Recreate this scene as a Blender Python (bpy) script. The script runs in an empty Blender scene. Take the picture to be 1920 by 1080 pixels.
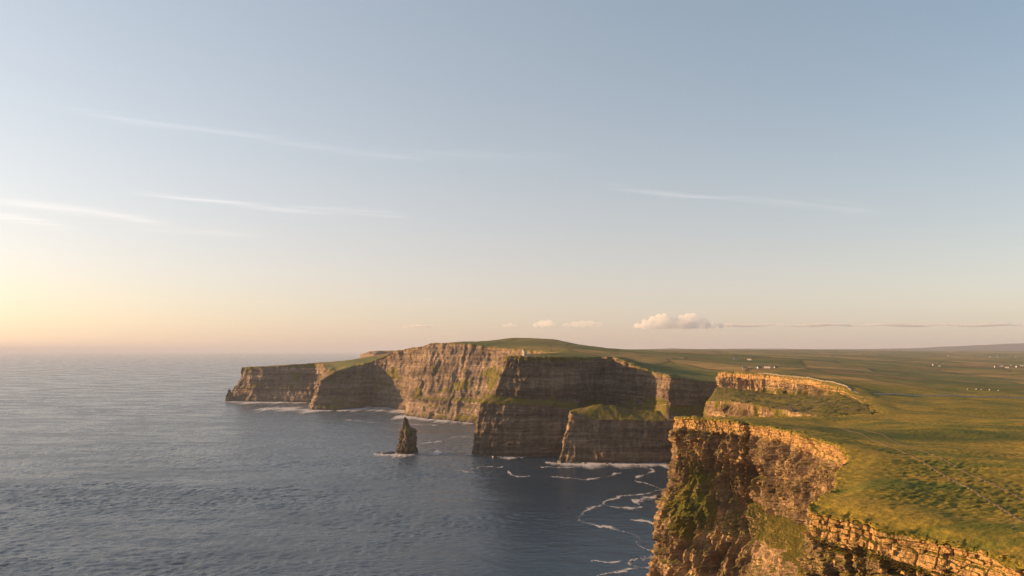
import bpy, math, random
import numpy as np
from mathutils import Vector, kdtree

random.seed(7); RNG = np.random.default_rng(7)
S = bpy.context.scene
COL = S.collection
R = math.radians

# ------------------------------------------------------------------ camera
F = 1297.0                       # focal length in pixels of a 1920 px wide frame
CAMZ = 200.0                     # metres above the sea
cam = bpy.data.cameras.new('camera'); co = bpy.data.objects.new('camera', cam); COL.objects.link(co)
co.location = (0, 0, CAMZ); co.rotation_euler = (R(90), 0, 0)
cam.sensor_width = 36.0; cam.lens = 36.0 * F / 1920.0
cam.shift_y = 117.0 / 1920.0     # the horizon lies below the middle of the frame
cam.clip_start = 1.0; cam.clip_end = 500000.0
S.camera = co

# ------------------------------------------------------------------ sky, sun, exposure
SUN_AZ, SUN_EL = 80.0, 11.5       # degrees to the left of the view, degrees up
sun_dir = Vector((-math.sin(R(SUN_AZ)) * math.cos(R(SUN_EL)), math.cos(R(SUN_AZ)) * math.cos(R(SUN_EL)), math.sin(R(SUN_EL))))
W = bpy.data.worlds.new('World'); S.world = W; W.use_nodes = True
wt = W.node_tree; wt.nodes.clear()
def wn(t, **kw):
    n = wt.nodes.new(t)
    for a, v in kw.items(): setattr(n, a, v)
    return n
sky = wn('ShaderNodeTexSky', sky_type='NISHITA', sun_disc=False)
sky.sun_elevation = R(SUN_EL); sky.sun_rotation = R(-SUN_AZ)
sky.altitude = 50; sky.air_density = 1.0; sky.dust_density = 1.0; sky.ozone_density = 1.6
bg = wn('ShaderNodeBackground'); bg.inputs['Strength'].default_value = 0.045
wo = wn('ShaderNodeOutputWorld')
wt.links.new(sky.outputs[0], bg.inputs[0])
# thin high veil: pale everywhere, warmer and brighter towards the sun and the horizon
tc = wn('ShaderNodeTexCoord'); sxyz = wn('ShaderNodeSeparateXYZ'); wt.links.new(tc.outputs['Generated'], sxyz.inputs[0])
def wm(op, a, b=0.0, c=None, clamp=False):
    n = wn('ShaderNodeMath', operation=op, use_clamp=clamp)
    for i, v in enumerate((a, b, c)):
        if v is None: continue
        if isinstance(v, (int, float)): n.inputs[i].default_value = v
        else: wt.links.new(v, n.inputs[i])
    return n.outputs[0]
def wramp(fac, stops):
    r = wn('ShaderNodeValToRGB'); wt.links.new(fac, r.inputs[0]); cr = r.color_ramp; cr.interpolation = 'B_SPLINE'
    while len(cr.elements) < len(stops): cr.elements.new(.5)
    for e, (p, c) in zip(cr.elements, stops): e.position = p; e.color = (*c, 1)
    return r.outputs[0]
def wmix(f, a, b, blend='MIX'):
    n = wn('ShaderNodeMix', data_type='RGBA', blend_type=blend)
    for i, v in ((0, f), (6, a), (7, b)):
        if isinstance(v, (int, float)): n.inputs[i].default_value = v
        elif isinstance(v, tuple): n.inputs[i].default_value = (*v, 1)
        else: wt.links.new(v, n.inputs[i])
    return n.outputs[2]
X_, Y_, Z_ = sxyz.outputs
el_ = wm('MAXIMUM', Z_, 0.0)
sunward = wramp(el_, [(0, (.195, .122, .128)), (.03, (.168, .096, .092)), (.07, (.182, .102, .082)), (.12, (.202, .128, .100)), (.18, (.196, .146, .114)), (.25, (.184, .154, .124)), (.33, (.164, .146, .126)), (.42, (.150, .142, .130)), (.6, (.12, .122, .120)), (1, (.10, .106, .11))])
awayward = wramp(el_, [(0, (.146, .116, .126)), (.03, (.140, .100, .108)), (.07, (.172, .118, .104)), (.12, (.156, .117, .098)), (.18, (.136, .115, .096)), (.25, (.113, .111, .102)), (.33, (.090, .096, .098)), (.42, (.076, .090, .094)), (.6, (.068, .082, .090)), (1, (.065, .075, .09))])
hl = wm('SQRT', wm('MAXIMUM', wm('ADD', wm('MULTIPLY', X_, X_), wm('MULTIPLY', Y_, Y_)), 1e-4))
cs_ = wm('DIVIDE', wm('ADD', wm('MULTIPLY', X_, -math.sin(R(84))), wm('MULTIPLY', Y_, math.cos(R(84)))), hl)
veil = wmix(wm('MULTIPLY_ADD', cs_, 1 / 1.15, .49 / 1.15, True), awayward, sunward)
# cirrus: a sheet far overhead, combed into streaks
den = wm('MAXIMUM', Z_, .02)
U_ = wm('DIVIDE', X_, den); V_ = wm('DIVIDE', Y_, den)
ca, sa = .915, .403
along = wm('ADD', wm('MULTIPLY', U_, ca), wm('MULTIPLY', V_, sa)); across = wm('SUBTRACT', wm('MULTIPLY', V_, ca), wm('MULTIPLY', U_, sa))
cv = wn('ShaderNodeCombineXYZ'); wt.links.new(wm('MULTIPLY', along, 1.1), cv.inputs[0]); wt.links.new(wm('MULTIPLY', across, 15.0), cv.inputs[1])
cn = wn('ShaderNodeTexNoise'); wt.links.new(cv.outputs[0], cn.inputs['Vector']); cn.inputs['Scale'].default_value = 1.0; cn.inputs['Detail'].default_value = 6; cn.inputs['Roughness'].default_value = .6; cn.inputs['Distortion'].default_value = .6
wv = wn('ShaderNodeCombineXYZ'); wt.links.new(along, wv.inputs[0]); wt.links.new(across, wv.inputs[1])
bend = wn('ShaderNodeTexNoise'); wt.links.new(wv.outputs[0], bend.inputs['Vector']); bend.inputs['Scale'].default_value = .9; bend.inputs['Detail'].default_value = 2
acr = wm('ADD', across, wm('MULTIPLY_ADD', bend.outputs[0], .5, -.25))
def streak(a0, b0, a1, b1, w, gain):
    """one combed wisp between two sheet positions"""
    al0, ac0 = a0 * ca + b0 * sa, b0 * ca - a0 * sa
    al1, ac1 = a1 * ca + b1 * sa, b1 * ca - a1 * sa
    t = wm('DIVIDE', wm('SUBTRACT', along, al0), al1 - al0)
    off = wm('SUBTRACT', acr, wm('MULTIPLY_ADD', t, ac1 - ac0, ac0))
    body = wm('EXPONENT', wm('MULTIPLY', wm('POWER', wm('ABSOLUTE', wm('DIVIDE', off, w)), 2.0), -1.0))
    ends = wm('EXPONENT', wm('MULTIPLY', wm('POWER', wm('ABSOLUTE', wm('MULTIPLY_ADD', t, 2.0, -1.0)), 4.0), -1.0))
    return wm('MULTIPLY', wm('MULTIPLY', body, ends), gain)
def uv(px, py): return (px - 960) / (657 - py), 1297.0 / (657 - py)
tot = None
for (x0, y0, x1, y1, w, g) in ((150, 205, 560, 270, .045, .8), (560, 270, 800, 300, .06, .35), (280, 365, 600, 398, .10, .9), (560, 388, 760, 405, .10, .5), (0, 378, 300, 414, .16, 1.0), (-60, 400, 130, 425, .18, .7), (1150, 346, 1390, 372, .05, .9), (1380, 370, 1640, 400, .13, .4), (250, 425, 480, 440, .2, .4), (680, 285, 1080, 300, .10, .25)):
    v = streak(*uv(x0, y0), *uv(x1, y1), w, g)
    tot = v if tot is None else wm('ADD', tot, v)
comb = wm('MULTIPLY', wm('MULTIPLY_ADD', cn.outputs[0], 3.4, -1.15, True), tot)
comb = wm('ADD', comb, wm('MULTIPLY', wm('MULTIPLY_ADD', cn.outputs[0], 2.2, -1.05, True), .05))
cirr = wmix(wm('MULTIPLY', comb, .50, None, True), veil, wmix(1.0, veil, (2.0, 1.95, 1.95), 'MULTIPLY'))
bg2 = wn('ShaderNodeBackground'); wt.links.new(cirr, bg2.inputs[0]); bg2.inputs['Strength'].default_value = 0.825
addw = wn('ShaderNodeAddShader'); wt.links.new(bg.outputs[0], addw.inputs[0]); wt.links.new(bg2.outputs[0], addw.inputs[1])
wt.links.new(addw.outputs[0], wo.inputs[0])

sl = bpy.data.lights.new('sun', 'SUN'); so = bpy.data.objects.new('sun', sl); COL.objects.link(so)
sl.energy = 5.0; sl.angle = R(0.6); sl.color = (1.0, 0.57, 0.26)
so.rotation_euler = sun_dir.to_track_quat('Z', 'Y').to_euler(); so.location = (-500, 0, 600)

S.view_settings.view_transform = 'Standard'; S.view_settings.look = 'None'
HAZE = 3.5e-5
S.view_settings.exposure = 1.42; S.view_settings.gamma = 1.0; S.view_settings.use_curve_mapping = False
S.render.engine = 'CYCLES'
S.cycles.use_denoising = True
S.cycles.max_bounces = 6; S.cycles.diffuse_bounces = 3; S.cycles.glossy_bounces = 3
S.cycles.volume_bounces = 2; S.cycles.transparent_max_bounces = 8

# ------------------------------------------------------------------ numeric helpers
def P(px, py, d):                # a point d metres ahead that shows at (px, py)
    return ((px - 960.0) / F * d, d, CAMZ - (py - 657.0) / F * d)
def B(px, py, z=-3.0):           # a point on the sea that shows at (px, py)
    d = CAMZ * F / (py - 657.0)
    return ((px - 960.0) / F * d, d, z)

def h2(ix, iy, seed):
    h = (ix.astype(np.int64) * 374761393 + iy.astype(np.int64) * 668265263 + seed * 974634777) & 0xFFFFFFFF
    h = ((h ^ (h >> 13)) * 1274126177) & 0xFFFFFFFF
    h = h ^ (h >> 16)
    return h / 4294967296.0
def vn(x, y, seed=0):            # value noise 0..1
    x = np.asarray(x, float); y = np.asarray(y, float)
    x, y = np.broadcast_arrays(x, y)
    ix = np.floor(x); iy = np.floor(y); fx = x - ix; fy = y - iy
    ux = fx * fx * fx * (fx * (fx * 6 - 15) + 10); uy = fy * fy * fy * (fy * (fy * 6 - 15) + 10)
    a = h2(ix, iy, seed); b = h2(ix + 1, iy, seed); c = h2(ix, iy + 1, seed); d = h2(ix + 1, iy + 1, seed)
    return (a + (b - a) * ux) * (1 - uy) + (c + (d - c) * ux) * uy
def fbm(x, y, seed=0, oct=4):
    t = 0; a = 0.5; n = 0
    for i in range(oct):
        t = t + a * vn(x * 2 ** i + 13.7 * i, y * 2 ** i - 7.1 * i, seed + i); n += a; a *= 0.5
    return t / n
def rg(x, y, seed=0):            # ridged, 0..1 with sharp crests at 1
    return 1 - np.abs(2 * fbm(x, y, seed, 2) - 1) * 1.9
def cells(x, y, seed, jx=.9, jy=.45):   # F1, F2 - F1 and the id of the nearest cell
    ix = np.floor(x); iy = np.floor(y)
    f1 = np.full(x.shape, 9.0); f2 = np.full(x.shape, 9.0); idc = np.zeros(x.shape)
    for oy in (-1, 0, 1):
        for ox in (-1, 0, 1):
            cx = ix + ox; cy = iy + oy
            h = h2(cx, cy, seed); g = h2(cx, cy, seed + 101)
            d = np.maximum(np.abs(cx + .5 + (h - .5) * jx - x), np.abs(cy + .5 + (g - .5) * jy - y)) * .75 + .25 * np.hypot(cx + .5 + (h - .5) * jx - x, cy + .5 + (g - .5) * jy - y)
            near = d < f1
            f2 = np.where(near, f1, np.minimum(f2, d)); idc = np.where(near, h2(cx, cy, seed + 202), idc); f1 = np.where(near, d, f1)
    return f1, f2 - f1, idc
def sst(a, b, x):
    t = np.clip((x - a) / (b - a), 0, 1); return t * t * (3 - 2 * t)

# ------------------------------------------------------------------ scene helpers
def tag(o, label=None, cat=None, group=None, kind=None):
    for k, v in (('label', label), ('category', cat), ('group', group), ('kind', kind)):
        if v: o[k] = v
    return o
def empty(name, loc=(0, 0, 0)):
    o = bpy.data.objects.new(name, None); COL.objects.link(o); o.location = loc; o.empty_display_size = 5
    return o
def mesh_np(name, V, Q, mat, parent=None, smooth=True, attrs=None, loc=None):
    V = np.asarray(V, np.float32).reshape(-1, 3); Q = np.asarray(Q, np.int32)
    k = Q.shape[1]
    m = bpy.data.meshes.new(name)
    m.vertices.add(len(V)); m.vertices.foreach_set('co', V.ravel())
    m.loops.add(Q.size); m.loops.foreach_set('vertex_index', Q.ravel())
    m.polygons.add(len(Q)); m.polygons.foreach_set('loop_start', np.arange(0, Q.size, k, dtype=np.int32))
    m.polygons.foreach_set('use_smooth', np.full(len(Q), smooth))
    m.update(calc_edges=True)
    for an, av in (attrs or {}).items():
        a = m.attributes.new(an, 'FLOAT', 'POINT'); a.data.foreach_set('value', np.asarray(av, np.float32).ravel())
    if mat: m.materials.append(mat)
    o = bpy.data.objects.new(name, m); COL.objects.link(o)
    if parent is not None: o.parent = parent
    if loc is not None: o.location = loc
    return o
def mesh_py(name, V, Fs, mat, parent=None, smooth=False, loc=None):
    m = bpy.data.meshes.new(name); m.from_pydata([tuple(map(float, v)) for v in V], [], Fs); m.update()
    if smooth:
        for p in m.polygons: p.use_smooth = True
    if mat: m.materials.append(mat)
    o = bpy.data.objects.new(name, m); COL.objects.link(o)
    if parent is not None: o.parent = parent
    if loc is not None: o.location = loc
    return o
def grid_quads(n, m, flip=False):
    i = np.arange(n - 1)[:, None]; j = np.arange(m - 1)[None, :]
    a = i * m + j
    q = np.stack([a, a + 1, a + m + 1, a + m], -1).reshape(-1, 4)
    return q[:, ::-1] if flip else q
def compact(V, Q, A):
    used = np.zeros(len(V), bool); used[Q.ravel()] = True
    idx = np.cumsum(used) - 1
    return V[used], idx[Q], {k: v[used] for k, v in A.items()}

# ------------------------------------------------------------------ materials
class NT:
    def __init__(s, name):
        s.m = bpy.data.materials.new(name); s.m.use_nodes = True
        s.t = s.m.node_tree; s.t.nodes.clear()
        s.out = s.t.nodes.new('ShaderNodeOutputMaterial')
        s.geo = s.t.nodes.new('ShaderNodeNewGeometry')
    def n(s, t, ins=None, **kw):
        n = s.t.nodes.new(t)
        for a, v in kw.items(): setattr(n, a, v)
        for a, v in (ins or {}).items(): s.set(n.inputs[a], v)
        return n
    def set(s, inp, v):
        if isinstance(v, bpy.types.NodeSocket): s.t.links.new(v, inp)
        elif isinstance(v, bpy.types.Node): s.t.links.new(v.outputs[0], inp)
        else:
            if inp.type == 'RGBA' and len(v) == 3: v = (*v, 1)
            inp.default_value = v
    def pos(s, scale=(1, 1, 1), rot=(0, 0, 0), loc=(0, 0, 0)):
        return s.n('ShaderNodeMapping', {'Vector': s.geo.outputs['Position'], 'Scale': scale, 'Rotation': rot, 'Location': loc}).outputs[0]
    def noise(s, vec, scale=1.0, detail=4.0, rough=0.55, dist=0.0):
        return s.n('ShaderNodeTexNoise', {'Vector': vec, 'Scale': scale, 'Detail': detail, 'Roughness': rough, 'Distortion': dist}).outputs[0]
    def ramp(s, fac, stops, interp='LINEAR'):
        r = s.n('ShaderNodeValToRGB', {'Fac': fac}); cr = r.color_ramp; cr.interpolation = interp
        while len(cr.elements) < len(stops): cr.elements.new(0.5)
        for e, (p, c) in zip(cr.elements, stops):
            e.position = p; e.color = (c, c, c, 1) if isinstance(c, (int, float)) else (*c, 1)
        return r.outputs[0]
    def mix(s, fac, a, b, blend='MIX'):
        n = s.n('ShaderNodeMix', data_type='RGBA', blend_type=blend)
        s.set(n.inputs[0], fac); s.set(n.inputs[6], a); s.set(n.inputs[7], b)
        return n.outputs[2]
    def math(s, op, a, b=0.0, c=0.0, clamp=False):
        n = s.n('ShaderNodeMath', operation=op, use_clamp=clamp)
        s.set(n.inputs[0], a); s.set(n.inputs[1], b)
        if op in ('MULTIPLY_ADD',): s.set(n.inputs[2], c)
        return n.outputs[0]
    def mr(s, v, a, b, c=0.0, d=1.0):
        n = s.n('ShaderNodeMapRange', {'Value': v, 'From Min': a, 'From Max': b, 'To Min': c, 'To Max': d}, interpolation_type='SMOOTHSTEP')
        return n.outputs[0]
    def attr(s, name):
        return s.n('ShaderNodeAttribute', attribute_name=name).outputs['Fac']
    def sep(s):
        return s.n('ShaderNodeSeparateXYZ', {'Vector': s.geo.outputs['Position']}).outputs
    def bump(s, h, dist, strength=1.0, normal=None):
        b = s.n('ShaderNodeBump', {'Height': h, 'Distance': dist, 'Strength': strength})
        if normal is not None: s.set(b.inputs['Normal'], normal)
        return b.outputs[0]
    def done(s, col, rough=0.9, normal=None, spec=0.2, **extra):
        p = s.n('ShaderNodeBsdfPrincipled', {'Base Color': col, 'Roughness': rough, 'Specular IOR Level': spec, **extra})
        if normal is not None: s.set(p.inputs['Normal'], normal)
        s.t.links.new(p.outputs[0], s.out.inputs['Surface'])
        return s.m

def grass_colour(t, k=1.0):
    """olive, gold, green and heather brown in patches"""
    n1 = t.noise(t.pos((.008 * k, .008 * k, .008 * k)), 1, 4, .6)
    n2 = t.noise(t.pos((.020 * k, .050 * k, .04 * k), rot=(0, 0, .35)), 1, 6, .66, .4)
    n3 = t.noise(t.pos((.35 * k, .5 * k, .5 * k), rot=(0, 0, .4)), 1, 5, .65)
    c = t.ramp(n1, [(.36, (.055, .080, .011)), (.46, (.130, .125, .015)), (.53, (.330, .215, .032)), (.62, (.150, .125, .017))])
    c2 = t.ramp(n2, [(.34, (.036, .054, .008)), (.45, (.150, .132, .015)), (.55, (.40, .250, .040)), (.66, (.21, .105, .034))])
    c = t.mix(.55, c, c2)
    c3 = t.ramp(n3, [(.34, (.022, .030, .004)), (.50, (.130, .112, .014)), (.64, (.40, .265, .045))])
    return t.mix(.44, c, c3), n3

def mat_grass():
    t = NT('turf')
    c, n3 = grass_colour(t)
    x, y, z = t.sep()
    # fields far inland: patchwork with hedges
    vor = t.n('ShaderNodeTexVoronoi', {'Vector': t.pos((.0042, .0030, 0), rot=(0, 0, .5)), 'Scale': 1.0, 'Randomness': .85})
    ved = t.n('ShaderNodeTexVoronoi', {'Vector': t.pos((.0042, .0030, 0), rot=(0, 0, .5)), 'Scale': 1.0, 'Randomness': .85}, feature='DISTANCE_TO_EDGE')
    cell = t.n('ShaderNodeSeparateColor', {'Color': vor.outputs['Color']}).outputs[0]
    fc = t.ramp(cell, [(0, (.050, .075, .020)), (.18, (.075, .105, .024)), (.34, (.24, .165, .060)), (.48, (.070, .085, .026)), (.60, (.30, .20, .075)), (.74, (.13, .075, .040)), (.88, (.060, .085, .022))], 'CONSTANT')
    fn = t.noise(t.pos((.0022, .0055, .01)), 1, 6, .62)
    fc = t.mix(.45, fc, t.ramp(fn, [(.36, (.040, .055, .018)), (.48, (.095, .090, .028)), (.60, (.28, .18, .065))]))
    hedge = t.mr(ved.outputs['Distance'], .0, .03, 1, 0)
    fc = t.mix(t.math('MULTIPLY', hedge, .75), fc, (.018, .022, .012))
    # wind-cropped golden sward along the edge
    edge = t.math('ADD', t.attr('rim'), t.math('MULTIPLY', t.noise(t.pos((.06, .06, .06)), 1, 4), 18))
    edge = t.math('MULTIPLY', t.mr(edge, 13, 26, .7, 0), t.mr(y, 600, 900, 1, 0))
    c = t.mix(edge, c, t.ramp(t.noise(t.pos((.5, .22, .4), rot=(0, 0, -.5)), 1, 5, .6), [(.35, (.12, .105, .014)), (.55, (.27, .195, .028)), (.7, (.36, .25, .045))]))
    far = t.mr(y, 800, 1300, 0, .85)
    c = t.mix(far, c, fc)
    gp = t.mr(t.noise(t.pos((.013, .024, .02), rot=(0, 0, .3)), 1, 5, .6, .5), .52, .60, 0, .55)
    c = t.mix(gp, c, (.060, .095, .015))
    # shade in the hollow behind the near rim, painted as darker green
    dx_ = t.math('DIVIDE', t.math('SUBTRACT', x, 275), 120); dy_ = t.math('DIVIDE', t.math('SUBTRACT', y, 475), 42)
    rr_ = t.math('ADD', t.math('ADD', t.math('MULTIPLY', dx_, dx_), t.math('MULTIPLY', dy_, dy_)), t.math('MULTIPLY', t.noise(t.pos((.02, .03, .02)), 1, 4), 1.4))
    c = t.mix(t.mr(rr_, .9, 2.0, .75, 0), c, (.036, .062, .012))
    fine = t.noise(t.pos((1.0, 3.0, 2), rot=(0, 0, .5)), 1, 4, .7)
    c = t.mix(.35, c, t.mix(1.0, c, t.ramp(fine, [(.3, .35), (.7, 1.5)]), 'MULTIPLY'))
    nb = t.bump(fine, .35, .8); nb = t.bump(n3, 1.2, .8, nb)
    return t.done(c, .95, nb, .1)

def mat_rock(name, tone=.68, near=True, warm=(1, 1, 1), under=(1, 1, 1)):
    t = NT(name)
    k = 1.0 if near else .45
    dep = t.attr('depth'); veg = t.attr('veg')
    warp = t.noise(t.pos((.03, .03, .03)), 1, 3)
    # bedding: colour follows height, slightly wavy
    zc = t.n('ShaderNodeCombineXYZ', {'X': t.math('MULTIPLY', t.sep()[0], .012 * k), 'Y': t.math('MULTIPLY', t.sep()[1], .012 * k),
                                      'Z': t.math('MULTIPLY_ADD', t.sep()[2], .42 * k, t.math('MULTIPLY', warp, 1.6))})
    bed = t.noise(zc, 1, 5, .62)
    patch = t.noise(t.pos((.11 * k, .11 * k, .05 * k)), 1, 6, .66)
    streak = t.noise(t.pos((.28 * k, .28 * k, .022 * k)), 1, 4, .6)
    grain = t.noise(t.pos((1.3 * k, 1.3 * k, 1.6 * k)), 1, 4, .7)
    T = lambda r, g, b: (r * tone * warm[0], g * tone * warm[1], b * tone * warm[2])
    c1 = t.ramp(bed, [(.30, T(.070, .048, .032)), (.43, T(.17, .114, .066)), (.50, T(.080, .056, .036)), (.58, T(.29, .200, .115)), (.66, T(.12, .082, .050))])
    c2 = t.ramp(patch, [(.30, T(.058, .043, .032)), (.48, T(.15, .105, .064)), (.62, T(.21, .142, .082)), (.74, T(.29, .205, .125))])
    c = t.mix(.48, c1, c2)
    zb = t.n('ShaderNodeCombineXYZ', {'X': t.math('MULTIPLY', t.sep()[0], .004), 'Y': t.math('MULTIPLY', t.sep()[1], .004), 'Z': t.math('MULTIPLY_ADD', t.sep()[2], .045, t.math('MULTIPLY', warp, .8))})
    c = t.mix(1.0, c, t.ramp(t.noise(zb, 1, 4, .6), [(.36, .52), (.50, 1.0), (.62, 1.40)]), 'MULTIPLY')
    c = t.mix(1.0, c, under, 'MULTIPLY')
    # pale massive sandstone just under the rim
    buff = t.ramp(t.noise(t.pos((.18 * k, .18 * k, .5 * k)), 1, 5, .6), [(.3, T(.100, .064, .032)), (.55, T(.205, .135, .066)), (.75, T(.29, .20, .108))])
    top = t.mr(t.math('MULTIPLY_ADD', warp, 6.0, dep), 10.5, 13.5, 1, 0)
    c = t.mix(t.math('MULTIPLY', top, .85), c, buff)
    c = t.mix(.55, c, t.mix(1.0, c, t.ramp(streak, [(.32, .55), (.6, 1.30)]), 'MULTIPLY'))
    c = t.mix(.6, c, t.mix(1.0, c, t.ramp(grain, [(.28, .55), (.72, 1.50)]), 'MULTIPLY'))
    # dark wet foot
    foot = t.mr(t.sep()[2], 2, 14, .55, 0)
    c = t.mix(foot, c, (.030, .026, .022))
    # growth on ledges and seeded patches
    nz = t.n('ShaderNodeSeparateXYZ', {'Vector': t.geo.outputs['Normal']}).outputs[2]
    g, _ = grass_colour(t, 1.6)
    g = t.mix(.65, g, (.075, .080, .012))
    vmask = t.math('ADD', t.mr(nz, .60, .86), veg)
    vmask = t.math('ADD', vmask, t.math('MULTIPLY', t.math('SUBTRACT', patch, .5), 1.7)); vmask = t.math('ADD', vmask, t.math('MULTIPLY', t.math('SUBTRACT', grain, .5), .8))
    vmask = t.mr(vmask, .42, .62)
    c = t.mix(vmask, c, g)
    vb = t.n('ShaderNodeTexVoronoi', {'Vector': t.pos((.62 * k, .62 * k, .34 * k)), 'Scale': 1.0}, distance='CHEBYCHEV')
    vs = t.n('ShaderNodeTexVoronoi', {'Vector': t.pos((1.5 * k, 1.5 * k, 1.1 * k)), 'Scale': 1.0}, distance='CHEBYCHEV')
    cb = t.n('ShaderNodeSeparateColor', {'Color': vb.outputs['Color']}).outputs[0]; cs2 = t.n('ShaderNodeSeparateColor', {'Color': vs.outputs['Color']}).outputs[0]
    nb = t.bump(grain, .9 / k, .9); nb = t.bump(patch, 2.2 / k, .8, nb); nb = t.bump(t.math('SUBTRACT', cb, vb.outputs['Distance']), .55 / k, .9, nb); nb = t.bump(t.math('SUBTRACT', cs2, vs.outputs['Distance']), .25 / k, .9, nb)
    return t.done(c, .92, nb, .15)

M = {}
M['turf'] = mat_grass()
def mat_ledge():
    t = NT('ledge_turf'); c, n3 = grass_colour(t, 1.3)
    c = t.mix(.62, c, (.036, .046, .010))
    c = t.mix(t.mr(t.noise(t.pos((.05, .05, .09)), 1, 6, .7), .53, .60), c, (.095, .070, .046))
    fine = t.noise(t.pos((1.2, 1.6, 2)), 1, 4, .7)
    nb = t.bump(fine, .5, .8); return t.done(c, .95, t.bump(n3, 1.5, .8, nb), .1)
M['ledge'] = mat_ledge()
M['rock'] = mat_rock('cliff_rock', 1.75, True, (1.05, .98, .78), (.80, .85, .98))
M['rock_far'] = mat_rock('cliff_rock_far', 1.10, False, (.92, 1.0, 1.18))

def mat_simple(name, col, rough=.85, var=.25, scale=.8, spec=.2):
    t = NT(name)
    n = t.noise(t.pos((scale, scale, scale)), 1, 4, .6)
    c = t.mix(1.0, col, t.ramp(n, [(.3, 1 - var), (.7, 1 + var)]), 'MULTIPLY')
    return t.done(c, rough, t.bump(n, .1, .4), spec)
M['lime'] = mat_simple('whitewash', (.36, .345, .32), .8, .08)
M['slate'] = mat_simple('roof_slate', (.075, .078, .085), .6, .25)
M['stone'] = mat_simple('wall_stone', (.42, .37, .30), .9, .3, 1.5)
M['flag'] = mat_simple('flagstone', (.17, .15, .125), .9, .25, .6)
M['pane'] = mat_simple('window_glass', (.03, .035, .04), .15, .1, 1, .5)
M['door'] = mat_simple('door_paint', (.09, .05, .035), .6, .2)

def mat_sea():
    t = NT('sea_water')
    p1 = t.pos((.11, .20, 1), rot=(0, 0, .18)); p2 = t.pos((.030, .062, 1), rot=(0, 0, -.10)); p3 = t.pos((.0045, .012, 1), rot=(0, 0, .05))
    w1 = t.noise(p1, 1, 5, .62, .3); w2 = t.noise(p2, 1, 4, .55, .2); w3 = t.noise(p3, 1, 4, .55, .3)
    w0 = t.noise(t.pos((.45, .8, 1), rot=(0, 0, .3)), 1, 3, .6)
    # the water in the lee of the cliffs is calmer than the open sea
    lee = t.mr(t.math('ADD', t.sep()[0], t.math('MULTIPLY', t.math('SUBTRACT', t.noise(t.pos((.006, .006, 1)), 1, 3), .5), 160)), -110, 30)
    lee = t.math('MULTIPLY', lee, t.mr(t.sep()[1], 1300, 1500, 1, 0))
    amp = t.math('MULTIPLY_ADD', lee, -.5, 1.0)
    H = t.math('ADD', t.math('MULTIPLY', w0, .25), t.math('MULTIPLY', w1, .9))
    nb = t.bump(t.math('MULTIPLY', H, amp), 1.0, 1.0)
    rough = t.math('MULTIPLY', t.ramp(w3, [(.38, .20), (.62, .36)]), t.math('MULTIPLY_ADD', lee, -.4, 1.0))
    deep = t.mix(w3, (.046, .070, .098), (.058, .086, .116)); deep = t.mix(lee, deep, (.014, .036, .066))  # lee water also coloured darker, painting in the dark reflection of the cliffs
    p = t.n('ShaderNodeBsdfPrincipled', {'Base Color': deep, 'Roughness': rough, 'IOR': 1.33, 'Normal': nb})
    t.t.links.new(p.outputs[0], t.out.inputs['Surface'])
    return t.m
M['sea'] = mat_sea()

def mat_foam():
    t = NT('foam')
    n = t.noise(t.pos((.30, .16, 1)), 1, 7, .78, .6)
    nf = t.noise(t.pos((1.1, .55, 1)), 1, 4, .7)
    a = t.attr('edge')
    n = t.math('MULTIPLY_ADD', nf, .45, t.math('MULTIPLY', n, .75))
    n = t.mr(n, .44, .76)
    al = t.mr(t.math('SUBTRACT', n, a), -.22, .30, 0, .85)
    d = t.n('ShaderNodeBsdfDiffuse', {'Color': (.50, .50, .52)})
    tr = t.n('ShaderNodeBsdfTransparent')
    mx = t.n('ShaderNodeMixShader', {0: al, 1: tr.outputs[0], 2: d.outputs[0]})
    t.t.links.new(mx.outputs[0], t.out.inputs['Surface'])
    return t.m
M['foam'] = mat_foam()

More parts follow.
